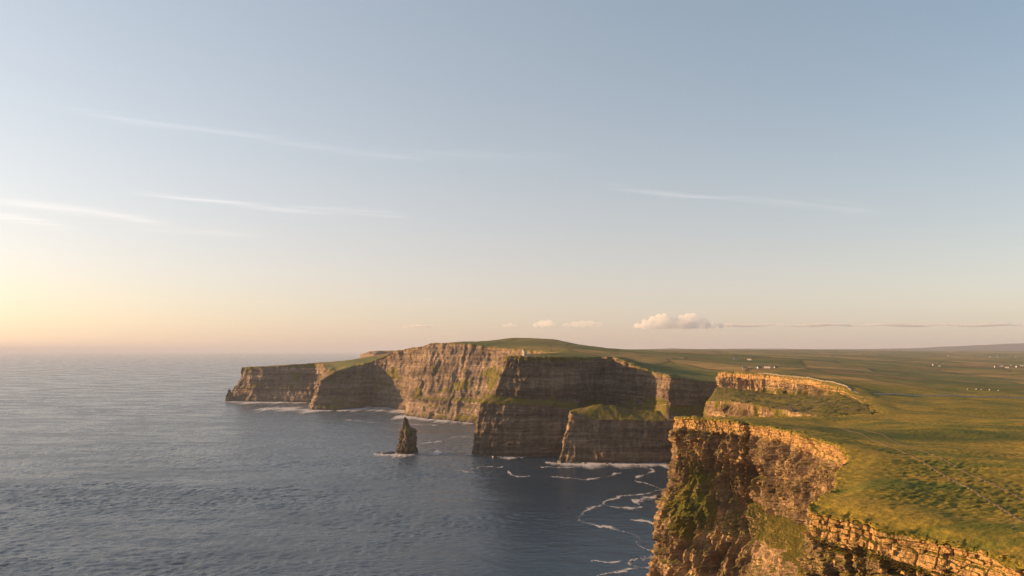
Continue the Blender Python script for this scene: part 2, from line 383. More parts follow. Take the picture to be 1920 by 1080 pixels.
# ------------------------------------------------------------------ cliff lofts
def rock_disp(s, z, dep, L, A, seed, mod=1.0):
    """metres outward for a point s along the coast, z up, dep below the rim
    A: buttresses, flutes, small flutes, joint blocks, clefts, grain, beds, depth of the massive top band"""
    warp = 8 * L * (fbm(s / (14 * L), z / (16 * L), seed + 50, 3) - .5)
    sw = s + warp
    top = 1 - sst(A[7] - 1.5, A[7] + 1.5, dep + 3.0 * (vn(s / (23 * L), s * 0, seed + 70) - .5)) if A[7] else 0 * z
    low = (1 - top) * mod
    d = A[0] * (rg((sw + z * .06) / (52 * L), z / (210 * L), seed) - .55)
    fl = rg(sw / (13 * L), z / (46 * L), seed + 3)
    d = d + A[1] * (fl - .5) * (.12 + .88 * low)
    fl2 = rg(sw / (5.2 * L), z / (21 * L), seed + 5)
    d = d + A[2] * (fl2 - .5) * (.12 + .88 * low)
    zz = z + 2.4 * L * (vn(s / (70 * L), z * 0 + .5, seed + 7) - .5) + .5 * L * (vn(s / (9 * L), z / (9 * L), seed + 71) - .5) + 2.4 * L * (vn(z / (6.5 * L), z * 0, seed + 8) - .5)
    for th, bl, am, sd_ in ((8.0, 10.0, A[3], 61), (3.4, 3.8, A[3] * .6, 63), (1.5, 2.2, A[3] * .3, 65)):
        f1, ed, idc = cells((sw * (.3 + .7 * low) + s * .7 * top) / (bl * L), zz / (th * L), seed + sd_)
        d = d + am * (1.2 - (.5 if sd_ == 61 else .95) * top) * (idc - .5) - am * (.40 - (.1 if sd_ == 61 else .36) * top) * np.exp(-(ed / .06) ** 2)
    # continuous beds: hard ones stand proud, soft ones are undercut
    for th, w in ((10.5, 1.0), (4.3, .75), (1.9, .45)):
        b = np.floor(zz / (th * L)); f = zz / (th * L) - b
        h = h2(b, b * 0 + 3, seed + int(th * 10)); hn = h2(b + 1, b * 0 + 3, seed + int(th * 10))
        keepb = .35 + .65 * sst(.30, .55, vn(s / (34 * L), b * 3.7, seed + 72))
        d = d + A[6] * w * keepb * ((.55 + .45 * np.maximum(top, 1 - mod)) if A[7] else 1.0) * ((h + (hn - h) * sst(.80, 1.0, f)) - .5)
    d = d + .9 * L * top * (1.0 if A[7] else 0)
    cl = vn(sw / (7.5 * L), z / (19 * L), seed + 13)
    d = d - A[4] * sst(.68, .82, cl) * low
    jn = np.abs(vn(s / (11 * L), z / (60 * L), seed + 73) - .5)
    d = d - 1.6 * L * top * np.exp(-(jn / .02) ** 2)
    d = d + A[5] * (fbm(s / (2.4 * L), z / (2.4 * L), seed + 15, 3) - .5)
    return d

RIM_XY = []; RIM_Z = []; RIM_N = []
def loft(name, stations, segs, k, L, A, seed, mat, label, in_coast=True, vegf=None, smooth_m=8.0, zmid=None, cat='cliff', gz=1.0, rimvar=1.2, modf=None):
    C = np.array(stations, float); n, K = C.shape[:2]
    ref = C[:, min(1, K - 1) if K > 2 else 0]
    seg = np.linalg.norm(np.diff(ref[:, :2], axis=0), axis=1) * .5 + np.linalg.norm(np.diff(C[:, -1, :2], axis=0), axis=1) * .5
    sc = np.concatenate([[0], np.cumsum(seg)])
    # arc positions with spacing proportional to the distance from the viewpoint
    fine = np.linspace(0, sc[-1], 6000)
    rx = np.interp(fine, sc, ref[:, 0]); ry = np.interp(fine, sc, ref[:, 1])
    dens = 1.0 / (k * np.maximum(np.hypot(rx, ry), 150) * np.where(ry < 135, 9.0, 1.0) * np.where(ry > 3200, 2.5, 1.0))
    cum = np.concatenate([[0], np.cumsum((dens[1:] + dens[:-1]) / 2 * np.diff(fine))])
    N = max(12, int(cum[-1]))
    s = np.interp(np.linspace(0, cum[-1], N), cum, fine)
    def resamp(j):
        out = np.stack([np.interp(s, sc, C[:, j, a]) for a in range(3)], -1)
        # soften the corners of the plan
        res = out.copy()
        ds = np.gradient(s)
        w = np.maximum(1, (smooth_m * L / np.maximum(ds, .05)).astype(int))
        cs = np.concatenate([np.zeros((1, 3)), np.cumsum(out, 0)])
        i = np.arange(N); lo = np.maximum(0, i - w); hi = np.minimum(N, i + w + 1)
        half = np.minimum(i - lo, hi - 1 - i); lo = i - half; hi = i + half + 1
        res = (cs[hi] - cs[lo]) / (hi - lo)[:, None]
        return res
    G = [resamp(j) for j in range(K)]
    rows = []; typ = []; segid = []
    for j, (nr, ty) in enumerate(segs):
        ts = np.linspace(0, 1, nr + 1)[(0 if j == 0 else 1):]
        for t in ts:
            rows.append(G[j] * (1 - t) + G[j + 1] * t)
            typ.append(1.0 if ty == 'r' else 0.0); segid.append(j)
    V = np.stack(rows, 1)                                   # N x rows x 3
    typ = np.array(typ); segid = np.array(segid)
    wr = np.convolve(np.pad(typ, 3, mode='edge'), np.ones(7) / 7, 'valid')
    if segs[0][1] == 'r': wr[:3] = np.maximum(wr[:3], .8)
    # outward horizontal normals
    T = np.gradient(V[:, :, :2], s, axis=0)
    kk = max(1, int(6 * L / max(.05, float(np.median(np.gradient(s))))))
    Tp = np.pad(T, ((kk, kk), (0, 0), (0, 0)), mode='edge'); cs = np.concatenate([np.zeros((1,) + Tp.shape[1:]), np.cumsum(Tp, 0)])
    T = (cs[2 * kk + 1:] - cs[:-(2 * kk + 1)]) / (2 * kk + 1)
    Tr = np.gradient(G[-1][:, :2] + G[0][:, :2], s, axis=0)
    T = T + .25 * Tr[:, None, :]
    Nn = np.stack([T[..., 1], -T[..., 0]], -1); Nn /= np.maximum(1e-6, np.linalg.norm(Nn, axis=-1, keepdims=True))
    rimz = V[:, :1, 2]
    dep = rimz - V[..., 2]
    SS = np.repeat(s[:, None], V.shape[1], 1)
    d = rock_disp(SS, V[..., 2], dep, L, A, seed, modf(V[..., 0], V[..., 1]) if modf else 1.0)
    # the clump of plan noise applies everywhere, only weaker on turf
    V[..., :2] += Nn * (d * (.12 + .88 * wr)[None, :])[..., None]
    gzn = (fbm(V[..., 0] / (22 * L), V[..., 1] / (22 * L), seed + 21, 4) - .5) * 7 * L * gz + (fbm(V[..., 0] / (4 * L), V[..., 1] / (4 * L), seed + 22, 3) - .5) * 1.8 * L * gz
    gw = (1 - wr)[None, :]
    V[..., 2] += gzn * gw
    V[:, 0, 2] += rimvar * (vn(s / (9 * L), s * 0, seed + 31) - .5) + .8 * rimvar * (vn(s / (2.5 * L), s * 0, seed + 32) - .5)
    veg = np.repeat((1 - wr)[None, :] * .9, len(s), 0)
    if vegf: veg = np.maximum(veg, vegf(V[..., 0], V[..., 1], V[..., 2], dep))
    nv = V.shape[1]
    flat = V.reshape(-1, 3); at = {'depth': dep.ravel(), 'veg': veg.ravel()}
    Q = grid_quads(N, nv, True)
    root = empty(name, tuple(flat.mean(0) * (1, 1, 0)))
    tag(root, label, cat)
    off = np.array(root.location)
    rs = segid[(Q[:, 0] % nv + 1).clip(0, nv - 1)]
    isg = np.array([sg[1] == 'g' for sg in segs])[rs]
    for nm, sel, mm, sm in (('rock_face', ~isg, mat, L > 1.2), ('turf_slope', isg, M['ledge'], True)):
        if sel.any():
            v, q, a = compact(flat, Q[sel], at)
            mesh_np(nm, v - off, q, mm, root, sm, a)
    if in_coast:
        RIM_XY.append(V[:, 0, :2].copy()); RIM_Z.append(V[:, 0, 2].copy())
        nr = np.gradient(V[:, 0, :2], axis=0)
        wv = 5; nrp = np.pad(nr, ((wv, wv), (0, 0)), mode='edge'); c2 = np.concatenate([np.zeros((1, 2)), np.cumsum(nrp, 0)])
        nr = c2[2 * wv + 1:] - c2[:-(2 * wv + 1)]
        nn = np.stack([nr[:, 1], -nr[:, 0]], -1); nn /= np.maximum(1e-9, np.linalg.norm(nn, axis=1, keepdims=True))
        RIM_N.append(nn)
    return root, V

def col(*pts): return list(pts)
# ---- the far coast: distant tip, second promontory, sunlit wall
def c4(rim, mid, low, base): return [rim, mid, low, base]
def at_t(a, b, t, dz=0): return tuple(a[i] + (b[i] - a[i]) * t + (dz if i == 2 else 0) for i in range(3))
def plain(rim, base, f1=.3, f2=.65): return [rim, at_t(rim, base, f1 * .8)[:2] + (rim[2] + (base[2] - rim[2]) * f1,), at_t(rim, base, f2 * .9)[:2] + (rim[2] + (base[2] - rim[2]) * f2,), base]

far_st = [
    plain((0, 13500, 200), (-40, 13500, -3)), plain((-300, 6000, 180), (-330, 6000, -3)), plain((-560, 4200, 165), (-590, 4200, -3)),
    plain((-700, 3350, 145), (-730, 3350, -3)), plain((-960, 2990, 138), (-995, 3000, -3)),
    [P(447, 689, 2775), P(441, 713, 2765), P(428, 733, 2760), B(422, 752)],
    plain(P(470, 687.8, 2742), B(462, 753.5)), plain(P(520, 686.5, 2735), B(521, 753.5)), plain(P(560, 683, 2735), B(560, 754.5)), plain(P(590, 681, 2730), B(588, 755)),
    plain(P(604, 683, 2640), (-735, 2620, -3)),
    plain(P(612, 689, 2520), (-722, 2480, -3)),
    [P(626, 698, 2400), P(597, 714, 2360), P(593, 739, 2340), B(576, 769)],
    [P(640, 693, 2425), P(630, 712, 2390), P(622, 745, 2360), B(620, 770)],
    plain(P(668, 686, 2465), B(660, 767.5)), plain(P(700, 677, 2500), B(690, 762)), plain(P(722, 667, 2470), B(722, 765)),
    plain(P(748, 656, 2400), B(750, 770)), plain(P(772, 652, 2340), B(761, 773)),
    [P(798, 648.5, 2240), P(785, 690, 2190), P(774, 725, 2150), B(762, 781)],
    plain(P(812, 643, 2200), B(790, 784)), plain(P(845, 642, 2150), B(820, 788)), plain(P(885, 645, 2110), B(852, 790)), plain(P(925, 650, 2060), B(884, 794)),
    plain((10, 1900, 204), (-30, 1800, -3)), plain((95, 1740, 197), (65, 1700, -3)), plain((110, 1640, 195), (80, 1640, -3)),
]
for st in far_st:
    for q in range(len(st)): st[q] = tuple(st[q])
def veg_far(x, y, z, dep):
    n = fbm(x / 60, z / 30, 91, 3)
    return .75 * sst(.55, .68, n) * sst(70, 40, np.abs(z - 105)) + .5 * sst(8, 2, dep)
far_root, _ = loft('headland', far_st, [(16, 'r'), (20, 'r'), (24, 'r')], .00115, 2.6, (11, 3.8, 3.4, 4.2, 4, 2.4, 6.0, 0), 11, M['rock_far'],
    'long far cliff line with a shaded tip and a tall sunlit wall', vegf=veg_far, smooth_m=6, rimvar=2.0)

# ---- tower headland with its lower bench
tw = [
    [(110, 1640, 195), (108, 1640, 100), (95, 1640, 95), (80, 1640, -3)],
    [(60, 1500, 193), (50, 1498, 110), (20, 1495, 100), (-20, 1480, -3)],
    [P(948, 668, 1352), P(918, 737, 1348), P(903, 754, 1345), P(884, 850, 1342)],
    [P(955, 668, 1336), P(925, 741, 1328), P(899, 757, 1322), P(881, 854, 1318)],
    [P(975, 668, 1330), P(965, 746, 1318), P(930, 757, 1312), P(925, 856, 1302)],
    [P(1000, 669, 1329), P(998, 748, 1317), P(985, 758, 1309), P(975, 857, 1296)],
    [P(1040, 669, 1331), P(1040, 750, 1320), P(1038, 760, 1312), P(1035, 857, 1300)],
    [P(1078, 669, 1338), P(1082, 755, 1328), P(1083, 768, 1322), P(1085, 858, 1312)],
    [P(1096, 670, 1400), P(1098, 758, 1392), P(1100, 770, 1385), P(1100, 850, 1380)],
    [P(1120, 669, 1440), P(1120, 758, 1425), P(1120, 772, 1418), P(1120, 850, 1400)],
    [P(1152, 669, 1425), P(1150, 758, 1405), P(1150, 772, 1398), P(1150, 850, 1390)],
    [P(1192, 685, 1365), P(1186, 758, 1350), P(1186, 772, 1340), P(1186, 850, 1330)],
    [P(1217, 697, 1318), P(1212, 758, 1306), P(1212, 775, 1300), P(1212, 850, 1295)],
    [P(1251, 704, 1244), P(1249, 760, 1238), P(1249, 778, 1234), P(1249, 860, 1230)],
    [P(1262, 708, 1243), P(1262, 760, 1237), P(1262, 778, 1233), P(1262, 860, 1229)],
    [P(1300, 711, 1252), P(1300, 760, 1246), P(1300, 778, 1242), P(1300, 860, 1238)],
    [P(1345, 716, 1260), P(1345, 760, 1254), P(1345, 778, 1250), P(1345, 860, 1246)],
    [(430, 1285, 146), (428, 1280, 100), (426, 1277, 90), (424, 1273, -3)],
    [(500, 1240, 148), (495, 1238, 100), (490, 1236, 90), (485, 1234, -3)],
]
for st in tw: st[3] = (st[3][0], st[3][1], -3)
def veg_tw(x, y, z, dep):
    n = fbm(x / 30, z / 22, 93, 3)
    v = .8 * sst(16, 4, dep + 14 * (n - .5)) * sst(240, 120, x)
    v = np.maximum(v, .8 * sst(.5, .62, n) * sst(22, 8, np.abs(z - 98)))
    return v
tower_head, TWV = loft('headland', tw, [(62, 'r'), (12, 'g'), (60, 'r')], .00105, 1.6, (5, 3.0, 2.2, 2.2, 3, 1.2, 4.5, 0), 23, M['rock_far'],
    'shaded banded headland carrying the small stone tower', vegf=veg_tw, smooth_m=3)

# ---- mid headland: upper wall, grass slope, lower wall
mid = [
    [(500, 1240, 148), (497, 1238, 138), (492, 1236, 120), (485, 1234, -3)],
    [(440, 1200, 158), (436, 1196, 138), (400, 1180, 120), (385, 1170, -3)],
    [P(1347, 697, 1152), P(1345, 722, 1146), P(1326, 752, 1040), (275, 1030, -3)],
    [P(1353, 697, 1140), P(1350, 726, 1130), P(1327, 753, 1000), (276, 985, -3)],
    [P(1385, 698.5, 1110), P(1385, 730, 1100), P(1352, 753, 930), (270, 915, -3)],
    [P(1430, 701, 1070), P(1428, 736, 1058), P(1392, 755, 875), (272, 860, -3)],
    [P(1500, 709, 1000), P(1495, 742, 985), P(1430, 762, 800), (272, 780, -3)],
    [P(1560, 717, 940), P(1546, 741, 925), P(1462, 768, 745), (272, 725, -3)],
    [P(1588, 725, 905), P(1580, 739, 893), P(1500, 774, 700), (272, 690, -3)],
    [P(1600, 736, 860), P(1596, 741, 850), P(1530, 778, 670), (275, 665, -3)],
    [(350, 660, 141.5), (347, 659, 141), (310, 640, 138), (285, 630, -3)],
]
def veg_mid(x, y, z, dep):
    n = fbm(y / 25, z / 14, 95, 3)
    return .9 * sst(.50, .60, n) * sst(12, 30, dep) * sst(150, 140, z) + .6 * sst(3.5, .5, dep)
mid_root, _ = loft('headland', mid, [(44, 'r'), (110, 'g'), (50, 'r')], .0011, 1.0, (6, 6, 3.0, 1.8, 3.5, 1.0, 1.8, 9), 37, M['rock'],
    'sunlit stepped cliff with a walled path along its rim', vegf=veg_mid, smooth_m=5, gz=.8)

# ---- near cliff
near = [
    [(350, 660, 141.5), (348, 658, 130), (340, 655, 100), (325, 650, -3)],
    [(300, 622, 142), (298, 625, 128), (294, 630, 95), (285, 640, -3)],
    [(235, 588, 143.5), (233, 590, 125), (230, 596, 90), (222, 606, -3)],
    [(168, 548, 147.5), (166, 551, 120), (160, 556, 88), (150, 566, -3)],
    [P(1268, 780, 538), P(1264, 906, 534), P(1246, 942, 530), (108, 530, -3)],
    [P(1262, 781, 528), P(1262, 908, 520), P(1242, 944, 511), (97, 505, -3)],
    [P(1296, 783, 514), P(1298, 890, 506), P(1272, 962, 488), (96, 480, -3)],
    [P(1330, 786, 502), P(1335, 885, 493), P(1320, 975, 468), (100, 455, -3)],
    [P(1389, 791, 481), P(1398, 940, 475), P(1385, 1012, 448), (104, 425, -3)],
    [P(1404, 794, 481), P(1408, 935, 474), P(1400, 1010, 443), (104, 415, -3)],
    [P(1424, 797, 468), P(1430, 947, 460), P(1425, 1012, 431), (103, 405, -3)],
    [P(1432, 798, 456), P(1438, 958, 450), P(1436, 1015, 422), (100, 395, -3)],
    [P(1515, 819, 400), P(1505, 985, 392), P(1484, 1056, 352), (90, 320, -3)],
    [P(1560, 834, 366), P(1554, 990, 358), P(1508, 1075, 320), (86, 290, -3)],
    [P(1596, 851, 334), P(1586, 1000, 328), P(1530, 1090, 288), (82, 262, -3)],
    [P(1588, 878, 302), (141, 296, 128), (122, 266, 111), (76, 252, -3)],
    [P(1550, 908, 264), (112, 257, 130), (104, 250, 110), (72, 242, -3)],
    [P(1520, 948, 224), (94.5, 222, 130), (92, 221, 110), (68, 218, -3)],
    [P(1540, 960, 219), (96.0, 218, 130), (93, 217, 110), (66, 210, -3)],
    [P(1624, 980, 206), (104.5, 205, 130), (101, 203, 110), (72, 192, -3)],
    [P(1739, 1008, 191), (112.5, 189, 130), (109, 186, 110), (80, 175, -3)],
    [P(1849, 1033, 179), (119.5, 177, 130), (116, 174, 110), (88, 162, -3)],
    [P(1920, 1058, 168), (120.5, 166, 130), (117, 163, 110), (92, 150, -3)],
    [(136, 118, 148), (133, 117, 130), (129, 116, 110), (100, 112, -3)],
    [(152, 30, 148), (149, 30, 130), (145, 30, 110), (115, 30, -3)],
    [(150, -90, 148), (147, -90, 130), (143, -90, 110), (112, -90, -3)],
    [(138, -260, 148), (135, -260, 130), (131, -260, 110), (100, -260, -3)],
]
def veg_near(x, y, z, dep):
    n = fbm(y / 16, z / 12, 97, 4)
    def blob(cx, cy, cz, r): return np.exp(-((x - cx) ** 2 + (y - cy) ** 2 + 1.4 * (z - cz) ** 2) / r ** 2)
    v = 1.1 * blob(126, 482, 84, 26) + 1.0 * blob(133, 502, 112, 12) + .7 * blob(122, 505, 84, 15) + .9 * blob(116, 282, 104, 14) + 1.0 * blob(128, 322, 96, 17) + .6 * blob(122, 345, 90, 12)
    return np.clip(v * (.55 + 1.1 * (n - .35)), 0, 1) + .7 * sst(2.2, .3, dep)
near_root, NEARV = loft('headland', near, [(120, 'r'), (66, 'r'), (84, 'r')], .0011, .62, (4.5, 6.0, 3.2, 2.3, 4.5, .7, 1.9, 9), 53, M['rock'],
    'golden near cliff with grassy patches under a turf rim', vegf=veg_near, smooth_m=3.5, modf=lambda x, y: .22 + .78 * sst(232, 300, y))

# ---- low grassy shelf in front of the tower headland
shelf = [
    [(190, 1400, 90), (140, 1370, 92), (110, 1350, 82), (96, 1345, -3)],
    [P(1100, 775, 1330), P(1092, 764, 1290), P(1072, 771, 1262), P(1050, 860, 1256)],
    [P(1105, 775, 1330), P(1096, 763, 1288), P(1069, 774, 1246), P(1046, 866, 1240)],
    [P(1120, 772, 1330), P(1112, 759, 1270), P(1086, 782, 1240), P(1066, 868, 1233)],
    [P(1135, 772, 1330), P(1128, 758, 1266), P(1120, 786, 1236), P(1112, 869, 1228)],
    [P(1165, 772, 1330), P(1155, 761, 1264), P(1160, 787, 1232), P(1160, 869, 1224)],
    [P(1205, 775, 1330), P(1205, 772, 1260), P(1215, 789, 1228), P(1215, 869, 1222)],
    [P(1250, 775, 1320), P(1250, 770, 1254), P(1262, 789, 1222), P(1265, 869, 1218)],
    [P(1330, 775, 1300), P(1330, 772, 1262), P(1335, 789, 1218), P(1335, 869, 1214)],
    [P(1400, 775, 1300), P(1400, 772, 1262), P(1400, 789, 1218), P(1400, 869, 1214)],
]
for st in shelf: st[3] = (st[3][0], st[3][1], -3)
shelf_root, _ = loft('headland', shelf, [(8, 'g'), (24, 'g'), (66, 'r')], .00105, 1.4, (4, 3.5, 2.4, 1.8, 3, 1.2, 2.6, 8), 71, M['rock_far'],
    'low dark shelf of cliff with a rough grass top below the tower headland', in_coast=False, smooth_m=3, gz=.7)

# ---- pale headland beyond
beyond = [
    [(-800, 5600, 150), (-960, 5300, 120), (-980, 5280, -3)],
    [(-760, 5500, 190), P(672, 665, 4500), (-1010, 4500, -3)],
    [(-720, 5400, 195), P(682, 662, 4350), (-945, 4340, -3)],
    [(-700, 5300, 196), P(692, 658.5, 4300), (-895, 4290, -3)],
    [(-600, 5300, 202), P(712, 657.5, 4250), (-820, 4235, -3)],
    [(-500, 5300, 204), P(742, 657, 4200), (-715, 4180, -3)],
    [(-400, 5200, 204), P(775, 657, 4150), (-600, 4120, -3)],
]
beyond_root, _ = loft('headland', beyond, [(6, 'g'), (40, 'r')], .0012, 4.0, (24, 10, 6, 5, 5, 3, 6, 0), 83, M['rock_far'],
    'pale distant headland peeking out behind the far cliff line', in_coast=False, smooth_m=4, gz=.3)

# ------------------------------------------------------------------ sea stacks
def stack(name, prof, seed, L, A, label, cat='sea stack'):
    """prof: rows of (z, cx, cy, rx, ry) from top to foot"""
    n = 150
    th = np.linspace(0, 2 * np.pi, n, endpoint=False)
    pz = np.array(prof, float)
    zz = np.concatenate([np.linspace(prof[i][0], prof[i + 1][0], 14, endpoint=False) for i in range(len(prof) - 1)] + [[prof[-1][0]]])
    V = []
    o = np.argsort(pz[:, 0])
    for z in zz:
        cx, cy, rx, ry = (np.interp(z, pz[o, 0], pz[o, i]) for i in range(1, 5))
        V.append(np.stack([cx + rx * np.cos(th), cy + ry * np.sin(th), np.full(n, z)], -1))
    V = np.array(V); top = V[0, :, 2].mean()
    cc = V.mean(1, keepdims=True)
    rad = V[..., :2] - cc[..., :2]; rl = np.linalg.norm(rad, axis=-1, keepdims=True); nn = rad / np.maximum(rl, 1e-6)
    sarc = np.abs(((th / (2 * np.pi)) * 2 % 2) - 1) * 60 + (th > np.pi) * 0
    d = rock_disp(np.repeat(sarc[None, :], len(zz), 0) + 300 * (nn[..., 1] > 0) * 0, V[..., 2], 60 + 0 * V[..., 2], L, A, seed)
    V[..., :2] += nn * (d * np.minimum(1, rl[..., 0] / 6))[..., None]
    base = np.array([prof[-1][1], prof[-1][2], 0.0])
    cap = V[0].mean(0) + (0, 0, .8)
    flat = np.concatenate([V.reshape(-1, 3), cap[None]])
    m = len(zz); i = np.arange(m - 1)[:, None]; j = np.arange(n)[None, :]
    Q = np.stack([i * n + j, (i + 1) * n + j, (i + 1) * n + (j + 1) % n, i * n + (j + 1) % n], -1).reshape(-1, 4)
    ci = len(flat) - 1
    Qc = np.stack([np.arange(n), (np.arange(n) + 1) % n, np.full(n, ci), np.full(n, ci)], -1)
    dep = top - flat[:, 2] + 12
    veg = sst(.45, .62, fbm(flat[:, 0] / 7, flat[:, 2] / 9, seed + 40, 3)) * .55
    root = empty(name, tuple(base)); tag(root, label, cat)
    mesh_np('rock_body', flat - base, Q, M['rock_far'], root, False, {'depth': dep, 'veg': veg})
    cv = np.concatenate([V[0], cap[None]]); kq = np.stack([np.arange(n), (np.arange(n) + 1) % n, np.full(n, n)], -1)
    mesh_np('summit', cv - base, kq, M['rock'], root, False, {'depth': np.full(n + 1, 12.), 'veg': np.full(n + 1, .3)})
    return root
bx, by, _ = B(762, 850)
stack('sea_stack', [(70.5, bx - 3, by, 1.2, 1.6), (66, bx - 3, by, 3.2, 3.5), (58, bx - 2, by, 6.0, 7), (51, bx - 1, by, 8.5, 10), (47, bx, by, 12.0, 12), (44, bx + 1, by, 15.5, 15), (30, bx, by, 17.0, 17), (18, bx, by, 17, 18), (6, bx, by, 19, 20), (-3, bx, by, 21, 21)],
      5, .8, (3.5, 4.5, 2.6, 2.0, 3, 1.2, 2.6, 0), 'lone dark rock pillar standing in the sea off the tower headland')
sx, sy, _ = B(430, 752)
stack('sea_stack', [(46, sx - 1, sy, 2, 3), (36, sx - 1, sy, 7, 8), (22, sx - 1, sy, 13, 14), (8, sx + 2, sy, 20, 18), (-3, sx + 4, sy, 26, 22)],
      6, 1.2, (4, 4, 3, 1.5, 2, 1.0, 2, 0), 'tiny pointed sea stack at the tip of the far cliff line')
px_, py_, pz_ = P(1192, 783, 1278)
stack('rock_pinnacle', [(pz_ + 19, px_, py_, 1.6, 2), (pz_ + 14, px_, py_, 3.0, 3), (pz_ + 7, px_, py_, 4.2, 4), (pz_, px_, py_, 6, 6), (pz_ - 6, px_, py_, 9, 9)],
      8, .5, (1, 1.5, 1.2, .8, .6, .5, .6, 0), 'small upright rock pinnacle on the low grassy shelf', 'rock')

# ------------------------------------------------------------------ ground: plateau turf from the rim inland
rim_xy = np.concatenate(RIM_XY); rim_z = np.concatenate(RIM_Z); rim_n = np.concatenate(RIM_N)
def PZ(px, py, z): return P(px, py, (CAMZ - z) * F / (py - 657.0))
inland = [P(*a) for a in [
    (1000, 634.5, 2450), (960, 635, 2500), (930, 639, 2450), (1045, 637, 2480), (1090, 648, 2450), (1000, 640, 2250), (870, 646, 2600), (1130, 653, 2450),
    (1000, 658, 1700), (1060, 655, 1800), (980, 650, 1950), (1120, 656, 2000), (1150, 655, 3000), (1000, 655, 3600), (1200, 660, 2500),
    (1200, 675, 1700), (1300, 692, 1550), (1250, 683, 1600), (1300, 675, 2100), (1300, 662, 3500), (1200, 656, 5000), (1350, 705, 1400),
    (1400, 690, 1400), (1500, 690, 1500), (1450, 697, 1200), (1500, 675, 2200), (1400, 663, 3800), (1500, 664, 4200), (1400, 656, 6500), (1600, 680, 2400), (1600, 705, 1350),
    (1650, 722, 1050), (1600, 729, 960), (1700, 700, 2000), (1700, 667, 5000), (1800, 735, 1000), (1800, 715, 1500), (1900, 740, 1000), (1900, 712, 1900), (1900, 690, 3000), (1900, 672, 5500),
    (1600, 656.5, 8000), (1750, 661, 8000), (1900, 662, 9000), (1250, 655.5, 8000), (1100, 655, 8000), (1500, 655.5, 11000), (1750, 657, 12000), (1950, 657, 12500), (1250, 655.5, 12500),
    (1660, 741, 880), (1700, 752, 820), (1620, 770, 730), (1800, 755, 800), (1900, 760, 800), (1700, 768, 700), (1600, 782, 640), (1800, 775, 680), (1900, 785, 660),
    (1560, 793, 560), (1650, 800, 520), (1750, 805, 520), (1900, 812, 500), (1440, 787, 530), (1500, 795, 500), (1620, 812, 450), (1700, 830, 420), (1800, 838, 420), (1900, 845, 420)]]
inland += [PZ(*a) for a in [(1650, 858, 150.6), (1700, 872, 150.5), (1800, 885, 150.2), (1900, 895, 150), (1620, 912, 151), (1700, 925, 151.3), (1800, 945, 151), (1900, 950, 151), (1600, 950, 150.4), (1750, 985, 150), (1850, 1000, 149.6), (1920, 1015, 149.5)]]
inland += [(260, 150, 150), (400, 300, 150), (700, 500, 145), (1200, 900, 135), (300, 0, 150), (500, -200, 148), (2500, 1500, 130), (5000, 3000, 140), (1500, 300, 140), (9000, 8000, 190), (-650, 3000, 165), (-500, 2800, 185), (-760, 2780, 152), (-600, 2600, 158), (-300, 2700, 222), (-400, 3500, 185)]
cr = np.concatenate([np.array(inland, float), np.concatenate([rim_xy, rim_z[:, None]], 1)[::24]])
_, ui = np.unique(np.round(cr[:, :2] / 6), axis=0, return_index=True); cr = cr[ui]
def phi(a, b): return np.sqrt((a[:, None, 0] - b[None, :, 0]) ** 2 + (a[:, None, 1] - b[None, :, 1]) ** 2 + 9.0)
nc = len(cr)
Amat = np.zeros((nc + 1, nc + 1)); Amat[:nc, :nc] = phi(cr, cr); Amat[:nc, :nc] -= np.eye(nc) * 2.0; Amat[nc, :nc] = 1; Amat[:nc, nc] = 1
wgt = np.linalg.solve(Amat, np.concatenate([cr[:, 2], [0]]))
def Hf(xy):
    out = np.empty(len(xy))
    for a in range(0, len(xy), 20000):
        out[a:a + 20000] = phi(xy[a:a + 20000], cr) @ wgt[:nc] + wgt[nc]
    return out
kd = kdtree.KDTree(len(rim_xy))
for i, (x, y) in enumerate(rim_xy): kd.insert((x, y, 0), i)
kd.balance()
poly = np.concatenate([rim_xy, [[20000, -260], [20000, 16000], [200, 16000]]])
def inside_polar(rr, th):                                  # parity of coast crossings along each bearing
    A = poly; Bq = np.roll(poly, -1, 0)
    out = np.zeros((len(rr), len(th)), bool)
    for c, t in enumerate(th):
        dx, dy = math.sin(t), math.cos(t)
        ca = A[:, 0] * dy - A[:, 1] * dx; cb = Bq[:, 0] * dy - Bq[:, 1] * dx
        e = np.where((ca > 0) != (cb > 0))[0]
        f = ca[e] / (ca[e] - cb[e])
        rad = (A[e, 0] + f * (Bq[e, 0] - A[e, 0])) * dx + (A[e, 1] + f * (Bq[e, 1] - A[e, 1])) * dy
        rad = np.sort(rad[rad > 0])
        out[:, c] = np.searchsorted(rad, rr) % 2 == 1
    return out
def near_rim(xy):
    idx = np.empty(len(xy), np.int32); ds = np.empty(len(xy)); fnd = kd.find
    for i, (x, y) in enumerate(xy.tolist()):
        r = fnd((x, y, 0)); idx[i] = r[1]; ds[i] = r[2]
    return ds, idx
def detail(x, y, sd):
    r = np.hypot(x, y)
    a = sst(0.5, 7, sd)
    und = (fbm(x / 85, y / 85, 201, 2) - .5) * 5.5 + (fbm(x / 30, y / 38, 203, 2) - .5) * 1.6
    ca, sa = math.cos(.5), math.sin(.5)
    u = x * ca + y * sa; v = -x * sa + y * ca
    tus = (rg(u / 7.5, v / 2.6, 205) - .5) * .55 + (fbm(u / 2.6, v / 1.0, 207, 2) - .5) * .5
    rough = sst(.32, .66, fbm(x / 60, y / 60, 209, 3)) * sst(7, 26, sd)
    tus = tus * (.22 + .50 * rough) * sst(900, 380, r)
    big = (fbm(x / 420, y / 420, 211, 3) - .5) * 16 * sst(1500, 3500, r)
    return a * (und * sst(4, 30, sd) + tus + big * sst(10, 200, sd))

